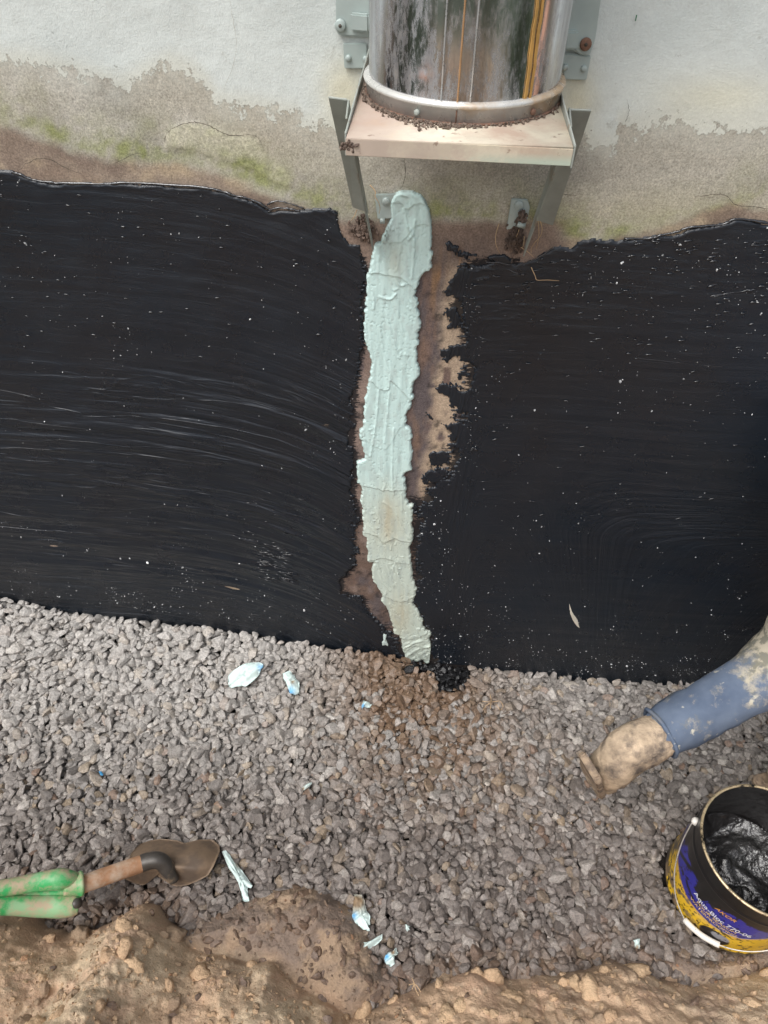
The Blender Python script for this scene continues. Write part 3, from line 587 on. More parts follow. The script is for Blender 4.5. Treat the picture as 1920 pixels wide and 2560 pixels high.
for lay, (dz, sub, jt) in enumerate(((-.021, 1, .42), (-.010, 1, .42), (0, 2, .46))):
    a, b = hexpts(-2.0, 2.1, -1.0, -.004, SP*(1.0 if lay < 2 else 1.12), jt, 50+lay)
    r = np.random.default_rng(60+lay); rad = np.clip(r.lognormal(-4.58, .29, len(a)), .0045, .0205)*(1.02 if lay < 2 else 1.05)
    pxx, pyy = PX(a, b, 0*a)
    k = (soil_s(a, b) < .012) & (sdf(a, b, heap) < .012) & (sdf(a, b, heap2) < .02) & (np.hypot(a-PAIL[0], b-PAIL[1]) > PAIL[2]+rad*.55) & (b < -rad*.8) & (pxx > -900) & (pxx < 2800)
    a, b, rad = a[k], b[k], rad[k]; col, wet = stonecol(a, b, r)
    pos = np.stack([a, b, grav_h(a, b)+dz+r.uniform(-.004, .004, len(a))], 1)
    iv = (PX(a, b, 0*a)[0] > -130) & (PX(a, b, 0*a)[0] < 2080)
    for sb_, kk in ((sub, iv), (1, ~iv)): ax.append((sb_, pos[kk], rad[kk], col[kk], wet[kk]))
for sub, nm, sd in ((1, 'gravel', 1), (2, 'gravel', 2)):
    q = [u for u in ax if u[0] == sub]
    o = scatter(nm, np.concatenate([u[1] for u in q]), np.concatenate([u[2] for u in q]), np.concatenate([u[3] for u in q]), libB if sub == 1 else libA, fB if sub == 1 else fA, .45, M_GRAV, sd, np.concatenate([u[4] for u in q]))
    tag(o, 'grey crushed stone gravel covering the trench floor' if sub == 2 else 'lower layer of grey crushed stone under the trench gravel', 'gravel', kind='stuff')
# wide coarse gravel outside the view
a, b = hexpts(-2.9, 3.0, -1.0, -.02, .025, .4, 77); pxx, pyy = PX(a, b, 0*a); k = (soil_s(a, b) < .0) & ((pxx < -880) | (pxx > 2780)); a, b = a[k], b[k]; r = np.random.default_rng(5)
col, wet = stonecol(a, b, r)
tag(scatter('gravel', np.stack([a, b, grav_h(a, b)-.006], 1), r.uniform(.015, .022, len(a)), col, libB, fB, .4, M_GRAV, 9, wet), 'grey gravel at both far ends of the trench', 'gravel', kind='stuff')
# soil crumbs and half-buried stones on the bank and the heap
r = np.random.default_rng(31); n = 7500
a = r.uniform(-1.0, 1.05, n); b = r.uniform(-1.02, -.6, n); zz, s, hd, hd2 = soil_h(a, b)
cl = fbm(a*8, b*8, 3, 92)
k = (np.maximum(np.maximum(s, hd), hd2) > .004) & (r.uniform(-.5, .6, n) < cl+.1); a, b, zz, s = a[k], b[k], zz[k], s[k]; n = len(a)
rad = np.clip(r.lognormal(-6.15, .55, n), .001, .008)
col = np.tile(L(172, 146, 118), (n, 1))*(1+.3*r.uniform(-1, 1, (n, 1))); col = mixc(col, L(112, 96, 84), ss(.03, 0, s)*.8); col = mixc(col, L(168, 126, 96), (r.uniform(0, 1, n) < .08)*.6)
tag(scatter('soil_crumbs', np.stack([a, b, zz+rad*.15], 1), rad, col, libB, fB, .9, M_SOIL, 33), 'loose brown clay crumbs on the dug soil bank', 'soil crumbs', kind='stuff')
n = 900; a = r.uniform(-1.0, 1.05, n); b = r.uniform(-1.0, -.6, n); zz, s, hd, hd2 = soil_h(a, b)
k = ((np.maximum(hd, hd2) > .004) & (s < .02)) | (r.uniform(0, 1, n) < .035)
k &= (np.maximum(np.maximum(s, hd), hd2) > .004); a, b, zz, s = a[k], b[k], zz[k], s[k]; n = len(a)
rad = r.uniform(.006, .014, n); col = mixc(np.tile(L(116, 100, 90), (n, 1))*(1+.2*r.uniform(-1, 1, (n, 1))), L(104, 84, 68), r.uniform(.2, .9, n))
tag(scatter('dirty_stones', np.stack([a, b, zz-rad*.25], 1), rad, col, libA, fA, .6, M_GRAV, 34), 'mud-coated stones half buried in the soil heap', 'stones', kind='stuff')
v0_, f0_ = ico(3); r = np.random.default_rng(88); clods = []
for i in range(20):
    q = v0_*np.array([r.uniform(1, 1.4), r.uniform(.8, 1.1), r.uniform(.55, .9)]); sd_ = i*7
    q = q*(1+.42*fbm(v0_[:, 0]*1.8+sd_, v0_[:, 1]*1.8+v0_[:, 2]*1.3, 4, sd_, .6)+.22*fbm(v0_[:, 1]*6+sd_, v0_[:, 2]*6-v0_[:, 0]*3, 3, sd_+2, .6))[:, None]; clods.append(q)
n = 330; a = r.uniform(-1.0, 1.05, n); b = r.uniform(-1.0, -.62, n); zz, s, hd, hd2 = soil_h(a, b); k = (s > .012) & (fbm(a*6, b*6, 2, 93) > -.25); a, b, zz, s = a[k], b[k], zz[k], s[k]; n = len(a)
rad = np.clip(r.lognormal(-4.5, .45, n), .005, .028); col = np.tile(L(196, 168, 136), (n, 1))*(1+.16*r.uniform(-1, 1, (n, 1))); col = mixc(col, L(190, 156, 126), r.uniform(0, .5, n)); col = mixc(col, L(140, 122, 106), (r.uniform(0, 1, n) < .25)*.6)
tag(scatter('soil_clods', np.stack([a, b, zz-rad*.45], 1), rad, col, clods, f0_, .5, M_SOIL, 89), 'lumpy clods of brown clay along the dug bank', 'soil clods', kind='stuff')
for f_ in [COL.objects[-1]]: f_.data.polygons.foreach_set('use_smooth', np.ones(len(f_.data.polygons), bool))
# grit stuck to the tar, coloured pale to stand in for its glints
r = np.random.default_rng(41); n = 42000
qx = r.uniform(-60, 1980, n); qy = r.uniform(430, 1730, n)
edge = np.interp(qx, [0, 350, 700, 980, 1160, 1500, 1900], [1480, 1520, 1576, 1650, 1672, 1698, 1720])
dens = .17*ss(.45, .85, vn(qx/38, qy/38, 96))*ss(.3, .7, vn(qx/130, qy/110, 97))+.020+.95*np.exp(-np.clip(edge-qy, 0, 999)/62)+.05*ss(.55, .8, vn(qx/50, qy/50, 95))+.10*np.exp(-((qx-860)/60)**2)+.40*np.exp(-((qx-1090)/45)**2)*(qy > 1240)+.35*np.exp(-((qx-1170)/22)**2)*(qy > 680)*(qy < 1230)+.25*np.exp(-((qx-1160)/55)**2-((qy-1500)/90)**2)+.10*ss(1200, 1500, qx)*ss(900, 640, qy)
dens = dens*(.30+1.9*ss(.45, .85, vn(qx/26, qy/16, 98))*ss(.2, .7, vn(qx/90, qy/60, 99))); sdt = sdf(qx, qy, TAR)
k = (r.uniform(0, 1, n) < dens) & (qy < edge+6) & (sdt > 3); qx, qy = qx[k], qy[k]; n = len(qx)
pos = np.array([Wp(a_, b_, -.0036) for a_, b_ in zip(qx, qy)])
rad = np.clip(r.lognormal(-7.38, .55, n), .0003, .0030)*np.where(qy > 1250, 1.1, .9)
col = np.tile(L(206, 208, 208), (n, 1))*r.uniform(.35, 1.25, (n, 1)); 
tag(scatter('tar_glint_grit', pos, rad, col, libB, fB, 1.2, M_GRAV, 43, r.uniform(0, .6, n), wall), kind='stuff')['label'] = 'pale grit specks standing in for glints on the black tar'

# ================================================================== CHIMNEY BRACKET
M_GALV = simple('painted_steel', L(172, 184, 180), .5, .15, .08, 20, .15, 200, .0006, L(150, 146, 132), 14, .60, .74)
M_GALVD = simple('dull_steel', L(156, 161, 154), .6, .0, .14, 25, .2, 200, .0006, L(132, 118, 98), 18, .58, .7)
M_SHELF = simple('rust_stained_shelf', L(198, 188, 168), .5, .05, .16, 22, .25, 160, .0008, L(180, 158, 140), 13, .42, .62)
t = M_SHELF.node_tree; p = t.nodes['Principled BSDF']; co = objco(t); sx = nd(t, 'ShaderNodeSeparateXYZ'); t.links.new(co, sx.inputs[0])
old = p.inputs['Base Color'].links[0].from_socket
fx = math_(t, 'ADD', mrange(t, sx.outputs[0], -.10, .15, 0, 1), mrange(t, noise(t, co, 26, 6, .7), .3, .7, -.35, .35))
lo_ = mixcol(t, mrange(t, fx, .1, .45, .6, 0), old, L(174, 154, 144))
fz = math_(t, 'MULTIPLY', mrange(t, sx.outputs[2], 1.5565, 1.5480, 0, 1), mrange(t, fx, .3, .8))
lo_ = mixcol(t, math_(t, 'MULTIPLY', fz, .8), lo_, L(176, 192, 176))
t.links.new(mixcol(t, mrange(t, noise(t, co, 70, 5, .6), .64, .70, 0, .7), lo_, L(124, 100, 86)), p.inputs['Base Color'])
M_RUST = simple('rust', L(120, 90, 74), .85, 0, .3, 90, .6, 300, .001)
M_DIRT = simple('dried_dirt', L(104, 84, 70), .95, 0, .35, 90, .8, 220, .003)
br = thing('chimney_bracket', (0, 0, 0), 'painted steel wall bracket with a rust-stained shelf carrying the chimney pipe', 'bracket')
XL, XR, YF, ZS = -.099, .150, -.33, 1.5635
# shelf: folded tray
bm = bmesh.new(); box(bm, (XL, YF, ZS-.002), (XR, -.003, ZS)); bm2('shelf_top', bm, M_SHELF, br)
bm = bmesh.new(); prism(bm, [(XL-.0005, YF-.0022, ZS+.0004), (XR+.0005, YF-.0022, ZS-.0016), (XR+.0005, YF-.0022, ZS-.0195), (XL-.0005, YF-.0022, ZS-.0175)], (0, .002, 0)); bm2('shelf_front', bm, M_SHELF, br, bevel=.0006)
for sx_ in (-1, 1):
    x0 = XL-.0028 if sx_ < 0 else XR+.0008
    bm = bmesh.new(); prism(bm, [(x0, YF+.010 if sx_ < 0 else YF-.002, ZS-.022), (x0, YF+.010 if sx_ < 0 else YF-.002, ZS+.002), (x0, -.24, ZS+.006), (x0, -.004, ZS+.014), (x0, -.004, ZS-.022)], (.002, 0, 0)); bm2('side_flange', bm, M_GALVD, br, bevel=.0005)
# struts: angle bars from the front of the shelf down to the wall
for sx_ in (-1, 1):
    if sx_ < 0: a0, a1, b0, b1 = (-.140, -.163, 1.558), (-.116, -.163, 1.556), (-.129, -.006, 1.354), (-.103, -.006, 1.345)
    else: a0, a1, b0, b1 = (.168, -.160, 1.553), (.194, -.160, 1.553), (.166, -.006, 1.346), (.199, -.006, 1.338)
    bm = bmesh.new(); prism(bm, [a0, a1, b1, b0], (0, -.0022, -.0016)); bm2('strut_flange', bm, M_GALVD, br, bevel=.0006)
    xi = a1[0] if sx_ < 0 else a0[0]; xj = b1[0] if sx_ < 0 else b0[0]
    bm = bmesh.new(); e = .0024*(-1 if sx_ < 0 else 1)*0
    prism(bm, [(xi, -.158, 1.5535), (xi, -.130, 1.50), (xj+.004*(1 if sx_ < 0 else -1), -.004, 1.30), (xj+.008*(1 if sx_ < 0 else -1), -.030, 1.292), (xi+.003*(1 if sx_ < 0 else -1), -.215, 1.548)], (.0022*(1 if sx_ < 0 else -1), 0, 0)); bm2('strut_web', bm, M_GALVD, br, bevel=.0005)
def plate(px_pts, y, th, mat, name, parent, bev=.0012):
    bm = bmesh.new(); prism(bm, [tuple(Wp(a, b, y)) for a, b in px_pts], (0, th, 0)); return bm2(name, bm, mat, parent, bevel=bev)
def bolt(px_, py_, y, r, mat, parent, name='bolt', n=6, th=.004, sock=False):
    q = Wp(px_, py_, y); bm = bmesh.new()
    prof = [(0.0001, -th), (r*.82, -th), (r, -th*.7), (r, 0)]
    for i, (rr, yy) in enumerate(prof): prof[i] = [bm.verts.new((q[0]+rr*math.cos(2*math.pi*k/16), q[1]+yy, q[2]+rr*math.sin(2*math.pi*k/16))) for k in range(16)]
    for A, B in zip(prof[:-1], prof[1:]):
        for k in range(16): bm.faces.new((A[k], A[(k+1) % 16], B[(k+1) % 16], B[k]))
    if sock:
        w2 = bmesh.new()
    o = bm2(name, bm, mat, parent)
    if sock:
        b2 = bmesh.new(); tube(b2, [(q[0], q[1]-th-.0002, q[2]), (q[0], q[1]-th-.0006, q[2])], r*.32, 6); bm2('bolt_socket', b2, M_CRACK, o)
    return o
plate([(858, 108), (917, 108), (917, 172), (861, 172)], -.006, .004, M_GALV, 'mounting_plate', br)
plate([(1404, 132), (1478, 140), (1466, 201), (1410, 199)], -.006, .004, M_GALV, 'mounting_plate', br)
for q in ((871, 145), (914, 147), (1413, 168), (1459, 171)): bolt(*q, -.006, .0042, M_GALV, br)
# foot plates on the wall
plate([(936, 486), (1010, 484), (1006, 546), (944, 548)], -.006, .004, M_GALV, 'foot_plate', br)
plate([(1279, 497), (1319, 499), (1325, 520), (1312, 574), (1290, 570), (1266, 575)], -.006, .004, M_GALV, 'foot_plate', br)
bolt(965, 503, -.006, .0062, M_GALV, br); bolt(1297, 512, -.006, .0072, M_GALV, br)
for q0, q1 in (((950, 552), (962, 552)), ((1294, 560), (1312, 566))):
    bm = bmesh.new(); tube(bm, [tuple(Wp(*q0, -.02)), tuple(Wp(*q1, -.02))], .0042, 10); bm2('cross_bolt', bm, M_GALV, br)
# ---- upper pipe clamp on the wall
cl = thing('wall_clamp', (0, 0, 0), 'grey painted wall band plates on both sides of the chimney pipe above the shelf bracket', 'clamp')
plate([(838, -260), (946, -260), (946, 93), (925, 94), (850, 90), (840, 80)], -.007, .005, M_GALV, 'clamp_plate', cl, .0018)
plate([(1380, -260), (1545, -300), (1488, 100), (1474, 141), (1446, 136), (1438, 127), (1380, 124)], -.010, .006, M_GALV, 'clamp_plate', cl, .0018)
for pts in ([(876, 33), (905, 36), (922, 37), (922, 82), (905, 81), (877, 78)], [(1404, 77), (1447, 79), (1445, 124), (1400, 125)]):
    plate(pts, -.017, .010, M_GALV, 'clamp_arm', cl, .0022)
bolt(851, 63, -.008, .0078, M_GALV, cl, 'clamp_bolt', sock=True)
o = bolt(1464, 110, -.011, .0080, M_RUST, cl, 'clamp_bolt', sock=True); o['label'] = 'rusty clamp bolt'

# ================================================================== CHIMNEY PIPE
PC = (.0304, -.152); PR = .1205
m, t, p = nmat('polished_steel'); co = objco(t)
mpg = nd(t, 'ShaderNodeMapping'); mpg.inputs['Scale'].default_value = (34, 34, 2.2); t.links.new(co, mpg.inputs[0]); stv = noise(t, mpg.outputs[0], 1., 5, .6)
steel = mixcol(t, mrange(t, stv, .40, .62), (.62, .64, .68), (.34, .33, .34))
mpd = nd(t, 'ShaderNodeMapping'); mpd.inputs['Scale'].default_value = (1.5, 1.5, .55); t.links.new(co, mpd.inputs[0]); d1 = mrange(t, noise(t, mpd.outputs[0], 34, 10, .78), .47, .63, 0, .85); d2 = attr(t, 'dirt', True)
dm = math_(t, 'MULTIPLY', d1, d2)
bc_ = mixcol(t, dm, steel, mixcol(t, mrange(t, noise(t, co, 120, 5, .7), .4, .6), L(132, 126, 118), L(100, 98, 98))); rs = attr(t, 'rust', True)
bc_ = mixcol(t, math_(t, 'MULTIPLY', rs, mrange(t, noise(t, co, 90, 6, .7), .35, .6)), bc_, L(176, 112, 66))
t.links.new(bc_, p.inputs['Base Color'])
t.links.new(math_(t, 'SUBTRACT', 1., math_(t, 'MAXIMUM', math_(t, 'MULTIPLY', dm, .9), rs)), p.inputs['Metallic'])
t.links.new(mrange(t, math_(t, 'MAXIMUM', dm, math_(t, 'MULTIPLY', noise(t, mpg.outputs[0], 2., 4, .6), .16)), 0, 1, .05, .75), p.inputs['Roughness'])
bump(t, p, math_(t, 'ADD', math_(t, 'MULTIPLY', dm, .3), math_(t, 'MULTIPLY', stv, .5)), .12, .001)
M_STEEL = m
pipe = thing('chimney_pipe', (PC[0], PC[1], ZS), 'polished stainless steel chimney pipe standing on the bracket shelf', 'pipe')
na, nz = 128, 90; aa = np.linspace(0, 2*np.pi, na, endpoint=False); z_ = np.linspace(.018, 1.62, nz)
z_ = np.concatenate([np.linspace(.018, .16, 46), np.linspace(.165, 1.62, 44)])
A_, Z_ = np.meshgrid(aa, z_); Rr = PR-.0016
v = np.stack([Rr*np.cos(A_), Rr*np.sin(A_), Z_], -1).reshape(-1, 3)
f = []
for j in range(len(z_)-1):
    for i in range(na): f.append((j*na+i, j*na+(i+1) % na, (j+1)*na+(i+1) % na, (j+1)*na+i))
az = np.degrees(A_.ravel()); az = np.where(az > 180, az-360, az); zz = Z_.ravel()
dirt = np.clip(ss(-155, -135, az)*ss(-96, -118, az)+.35*ss(-60, -100, az)*(az < 0)+.25, 0, 1)*ss(.22, .02, zz)
dirt = np.clip(dirt+.35*ss(-80, -50, az)*ss(-30, -50, az)*ss(.09, .03, zz)+.15, 0, 1)
rx_, rz_ = cyl(1058, 187, *PC, PR); rust = .8*np.exp(-((az-math.degrees(rx_))/4)**2-((zz+ZS-rz_)/.008)**2)
link('pipe_body', npmesh('pipe_body', v, f, True, None, {'dirt': dirt, 'rust': rust}), M_STEEL, pipe)
bm = bmesh.new(); lathe(bm, [(PR-.004, .0005), (PR+.0018, .0005), (PR+.0018, .0155), (PR+.0046, .0168), (PR+.0056, .0192), (PR+.0046, .0216), (PR+.0008, .0232), (PR-.004, .0236)], n=128)
M_BAND = simple('stained_band', L(204, 203, 198), .30, .35, .12, 30, .15, 90, .0006, L(186, 160, 130), 13, .5, .66)
bm2('base_band', bm, M_BAND, pipe)
bm = bmesh.new(); lathe(bm, [(.10, .0003), (PR+.004, .0003), (PR+.003, .0024), (.10, .0024)], n=96); bm2('rust_line', bm, M_RUST, pipe)
def onpipe(az_, z, r): return (r*math.cos(az_), r*math.sin(az_), z-ZS)
for q in ((1043, 283), (1332, 272)):
    a_, z0 = cyl(*q, *PC, PR+.002); bm = bmesh.new(); tube(bm, [onpipe(a_, ZS+.0085, PR), onpipe(a_, ZS+.0085, PR+.0044), onpipe(a_, ZS+.0085, PR+.0052)], [.0036, .0036, .0022], 10); bm2('rivet', bm, M_RUST if q[0] > 1100 else M_GALVD, pipe)
M_SEAM = simple('bright_seam', L(200, 202, 204), .3, .7, .1, 40, 0)
M_ORSEAM = simple('rusty_seam', L(168, 130, 92), .6, .1, .2, 60, .3, 400)
for q in ((1110, 120), (1188, 120)):
    a_, _ = cyl(*q, *PC, PR); bm = bmesh.new(); tube(bm, [onpipe(a_, ZS+.02+k*.05, PR-.0012) for k in range(33)], .0011, 6); bm2('seam', bm, M_SEAM, pipe)
a_, _ = cyl(1154, 120, *PC, PR); bm = bmesh.new(); tube(bm, [onpipe(a_, ZS+.02+k*.0013, PR-.001) for k in range(600)], [.0013 if k % 2 else .0008 for k in range(600)], 6, True); bm2('seam', bm, M_ORSEAM, pipe)['label'] = 'rusty orange stitched seam'
a_, _ = cyl(1140, 300, *PC, PR+.002); bm = bmesh.new(); tube(bm, [onpipe(a_, ZS+.0005, PR+.0018), onpipe(a_, ZS+.016, PR+.0018)], .0009, 6); bm2('band_seam', bm, M_RUST, pipe)
M_YEL = simple('yellow_strip_mat', L(184, 142, 78), .5, 0, .22, 40, .3, 150, .0008, L(150, 100, 46), 60, .58, .7)  # yellow tone of the two narrow strips running up the pipe
for top, bot, w0, w1 in (((1335, 0), (1314, 250), 7, 8), ((1350, 0), (1325, 252), 9, 6)):
    a0_, z0 = cyl(*top, *PC, PR); a1_, z1 = cyl(*bot, *PC, PR); v = []; f = []; N = 40; z0 += .25; a0_ = a0_+(a0_-a1_)*.05
    for k in range(N+1):
        tt = k/N; aa_ = a0_*(1-tt)+a1_*tt+.004*math.sin(k*.9)+.003*math.sin(k*2.3); z = z0*(1-tt)+z1*tt; ww = (w0*(1-tt)+w1*tt)*.0040*(.7+.6*random.random())
        for s_ in (-1, 1):
            for rr in (PR-.0012, PR+.0004): v.append(onpipe(aa_+s_*ww/2, z, rr))
    for k in range(N):
        b_ = 4*k
        for q in ((1, 3, 7, 5), (0, 4, 6, 2), (0, 1, 5, 4), (2, 6, 7, 3)): f.append(tuple(b_+i for i in q))
    link('yellow_strip', npmesh('yellow_strip', v, f, False), M_YEL, pipe)
# dirt washed on to the shelf round the pipe base
r = np.random.default_rng(71); n = 1500; a = np.radians(r.uniform(-185, -10, n)); az = np.degrees(a)
wgt = np.interp(az, [-185, -170, -140, -110, -95, -60, -10], [.010, .008, .009, .026, .018, .008, .004]); rr = PR+.003+np.abs(r.normal(0, 1, n))*wgt*.42
x = PC[0]+rr*np.cos(a); y = PC[1]+rr*np.sin(a); k = (x > XL+.003) & (x < XR-.003) & (y > YF+.004) & (r.uniform(0, 1, n) < np.interp(az, [-180, -120, -100, -92, -80, -50, -10], [.6, .8, 1, .8, .3, .2, .1]))
x, y = x[k], y[k]; n = len(x); rad = r.uniform(.0005, .0022, n); col = np.tile(L(124, 108, 96), (n, 1))*r.uniform(.6, 1.3, (n, 1))
tag(scatter('shelf_crumbs', np.stack([x, y, ZS+.0006+rad*.5], 1), rad, col, libB, fB, .8, M_SOIL, 72), 'crumbled brown dirt ringing the pipe base on the shelf', 'dirt', kind='stuff')
# clump of dirt on the shelf's left front corner and under the feet
def clump(c_, s_, label, n=70, seed=1, rr=(.0018, .0052)):
    r = np.random.default_rng(seed); P = r.normal(0, .48, (n, 3)); P[:, 1] = -np.abs(P[:, 1])*.8
    pos = np.array(c_)+P*np.array(s_); col = np.tile(L(112, 96, 86), (n, 1))*r.uniform(.55, 1.25, (n, 1))
    o = scatter('dirt_clump', pos, r.uniform(rr[0], rr[1], n), col, libB, fB, 1.2, M_SOIL, seed); return tag(o, label, 'dirt')
clump((XL+.005, YF+.000, ZS-.007), (.0075, .003, .006), 'lump of brown dirt stuck on the left front corner of the shelf', seed=3, n=34, rr=(.0012, .0034))
clump(tuple(Wp(1303, 545, -.010)), (.006, .008, .011), 'brown dirt lump stuck on the right foot plate', seed=4)
clump(tuple(Wp(1288, 600, -.003)), (.014, .006, .026), 'brown dirt clump hanging under the right foot plate', seed=5, n=150)
clump(tuple(Wp(908, 572, -.002)), (.020, .006, .016), 'brown dirt clump under the left strut of the bracket', seed=6, n=110)
M_ROOT = simple('dry_root', L(184, 156, 122), .8, 0, .2, 60, 0)
ROOTS = [([(925, 462), (938, 478), (938, 492), (946, 505), (950, 520), (948, 534)], 'thin orange root curling beside the left foot plate'), ([(892, 525), (886, 540), (878, 552)], 'short pale rootlet below the left strut'), ([(1247, 560), (1240, 585), (1239, 605), (1243, 620), (1249, 632)], 'lone pale root hanging on the wall left of the right foot plate'),
         ([(1299, 567), (1296, 580), (1290, 594)], 'short pale root under the cross bolt'), ([(1311, 590), (1310, 605), (1307, 617), (1303, 618)], 'short root at the tip of the right strut'), ([(1350, 550), (1355, 570), (1352, 588), (1336, 608), (1328, 622), (1329, 632)], 'long pale root trailing from the foot of the right strut'), ([(1346, 552), (1347, 590), (1341, 622)], 'straight thin root beside the long trailing root'), ([(1302, 618), (1320, 630), (1334, 643)], 'pale root slanting down to the tar edge'), ([(1328, 668), (1338, 690), (1343, 700), (1370, 700), (1398, 702)], 'pale bent twig stuck in the black tar')]
for pts, lb in ROOTS:
    P = spline(pts, 5); bm = bmesh.new(); nP = len(P)
    tube(bm, [tuple(Wp(a, b, -.008-.008*math.sin(3.1*i/nP))) for i, (a, b) in enumerate(P)], [.0007*(1.25-.7*i/nP) for i in range(nP)], 6); tag(bm2('root', bm, M_ROOT, None), lb, 'root')
bm = bmesh.new()
for pts in ([(1225, 1735), (1228, 1752), (1226, 1772)], [(1205, 1753), (1228, 1755), (1250, 1752)], [(1228, 1755), (1215, 1765), (1208, 1775)], [(1240, 1760), (1250, 1775)], [(1250, 1752), (1258, 1765), (1252, 1775)]):
    P = spline(pts, 4); tube(bm, [tuple(Gp(a, b, .02+.004*math.sin(i))) for i, (a, b) in enumerate(P)], .0011, 5)
tag(bm2('root', bm, M_ROOT, None), 'branching pale root lying on the gravel right of the strip', 'root')
bm = bmesh.new()
for pts in ([(1030, 2445), (1036, 2460), (1040, 2475), (1048, 2490)], [(1022, 2462), (1036, 2460), (1045, 2468), (1052, 2480)], [(1036, 2460), (1030, 2474)]):
    P = spline(pts, 4); tube(bm, [tuple(Gp(a, b, .055)) for i, (a, b) in enumerate(P)], .0010, 5)
tag(bm2('root', bm, M_ROOT, None), 'forked pale root poking out of the soil bank edge', 'root')
bm = bmesh.new(); tube(bm, [tuple(Gp(a, b, .036)) for a, b in spline([(815, 1680), (832, 1672), (848, 1660)], 4)], .0009, 5); tag(bm2('straw', bm, M_ROOT, None), 'tiny straw lying on brown stained gravel left of the strip', 'straw')

# ================================================================== SCRAPS
def gz(px_, py_):
    q = Gp(px_, py_, 0); return Gp(px_, py_, float(grav_h(q[0], q[1]))+.016)
blue = L(70, 160, 214)
def scolor(bl, dirty=None):
    def fn(a, b):
        c_ = L(208, 226, 222)
        for (bx, by, rr) in bl: k = math.exp(-((a-bx)**2+(b-by)**2)/rr**2); c_ = c_*(1-k)+blue*k
        if dirty:
            for (bx, by, rr) in dirty: k = min(1, 1.3*math.exp(-((a-bx)**2+(b-by)**2)/rr**2)); c_ = c_*(1-k)+L(142, 120, 94)*k
        return c_*random.uniform(.93, 1.04)
    return fn
SCR = [([(569, 1701), (572, 1687), (590, 1669), (627, 1654), (656, 1656), (659, 1663), (650, 1678), (637, 1698), (616, 1716), (605, 1712), (583, 1719), (571, 1714)], [(654, 1668, 9)], None, 'largest oval smear of pale sealant on the gravel near the wall'),
       ([(706, 1680), (724, 1676), (735, 1687), (748, 1705), (748, 1730), (735, 1736), (724, 1732), (717, 1709), (708, 1694)], [(728, 1728, 9)], [(732, 1708, 5)], 'ragged pale sealant scrap with a blue end right of the oval smear'),
       ([(909, 1748), (920, 1754), (930, 1759), (925, 1768), (912, 1765), (905, 1772), (903, 1765)], [(907, 1766, 5)], None, 'small pale sealant scrap on brown stained gravel below the strip'),
       ([(753, 1969), (768, 1958), (780, 1953), (778, 1962), (760, 1976)], [], [(757, 1972, 5)], 'thin pale sealant sliver in the middle of the gravel'),
       ([(555, 2129), (565, 2124), (578, 2143), (599, 2169), (616, 2190), (631, 2215), (625, 2220), (618, 2219), (620, 2232), (622, 2251), (607, 2253), (603, 2228), (591, 2198), (570, 2165)], [], [(598, 2160, 9)], 'long pale green sealant peel beside the shovel blade'),
       ([(885, 2234), (904, 2237), (912, 2252), (916, 2275), (925, 2288), (925, 2310), (920, 2312), (925, 2326), (919, 2328), (907, 2321), (887, 2306), (880, 2291), (881, 2280), (883, 2262)], [(884, 2290, 9)], [(893, 2255, 24)], 'crumpled sealant scrap half covered in brown mud at the soil heap'),
       ([(897, 2367), (906, 2356), (923, 2354), (942, 2343), (956, 2336), (956, 2344), (945, 2358), (926, 2368), (903, 2374)], [], None, 'crescent shaped pale sealant peel near the soil heap'),
       ([(964, 2387), (972, 2379), (983, 2377), (990, 2368), (992, 2376), (996, 2381), (995, 2385), (987, 2389), (986, 2397), (987, 2408), (977, 2416), (965, 2410), (961, 2397)], [(966, 2392, 8)], [(982, 2382, 6)], 'knobbly sealant crumb with a blue side nearest the soil bank'),
       ([(1013, 2311), (1025, 2313), (1024, 2324), (1018, 2330), (1014, 2321)], [], None, 'tiny white sealant crumb right of the muddy scrap'),
       ([(1585, 2349), (1601, 2346), (1600, 2370), (1590, 2373)], [], [(1590, 2370, 6)], 'tiny sealant flake on gravel left of the pail'),
       ([(248, 1930), (254, 1928), (258, 1932), (255, 1937), (249, 1936)], [(253, 1932, 20)], None, 'tiny bright blue fleck on the gravel at left')]
for pts, bl, dr, lb in SCR:
    big = len(pts) > 8
    sheet('sealant_scrap', pts, gz, lambda a, b, r_: (0, 0, .004*math.sin(a*.23+b*.31)*1.0+.003*random.random()-.005*r_**2), .006 if big else .005, M_SEAL, None, 5, 3, scolor(bl, dr), .9)
    o = bpy.context.scene.objects[-1] if False else COL.objects[-1]
    tag(o, lb, 'sealant scrap', 'scraps of pale sealant on the gravel')
o = sheet('sealant_dab', [(959, 1580), (968, 1583), (965, 1595), (973, 1612), (970, 1617), (963, 1613), (955, 1616), (953, 1606), (957, 1598)], lambda a, b: Wp(a, b, -.0035), lambda a, b, r_: (0, -.0035*(1-r_*r_), 0), .0, M_SEAL, wall, 5, 3, scolor([], None), .8)
M_LEAF = simple('dry_leaf', L(212, 206, 190), .6, 0, .08, 60, 0)
o = sheet('leaf', [(1423, 1509), (1430, 1529), (1437, 1540), (1443, 1549), (1450, 1572), (1442, 1566), (1432, 1550), (1425, 1534)], lambda a, b: Wp(a, b, -.004), lambda a, b, r_: (0, -.003*(1-r_*r_), 0), .0, M_LEAF, None, 4, 3)
tag(o, 'slender whitish leaf stuck upright on the black tar wall', 'leaf')
M_GR = simple('grass_blade', L(40, 110, 70), .6, 0, .1, 60, 0)
o = sheet('grass_blade', [(1590, 38), (1593, 38), (1590, 52), (1587, 53)], lambda a, b: Wp(a, b, -.004), lambda a, b, r_: (0, -.001*(1-r_), 0), .0, M_GR, None, 3, 2); tag(o, 'tiny green grass blade stuck on the white wall', 'grass blade')

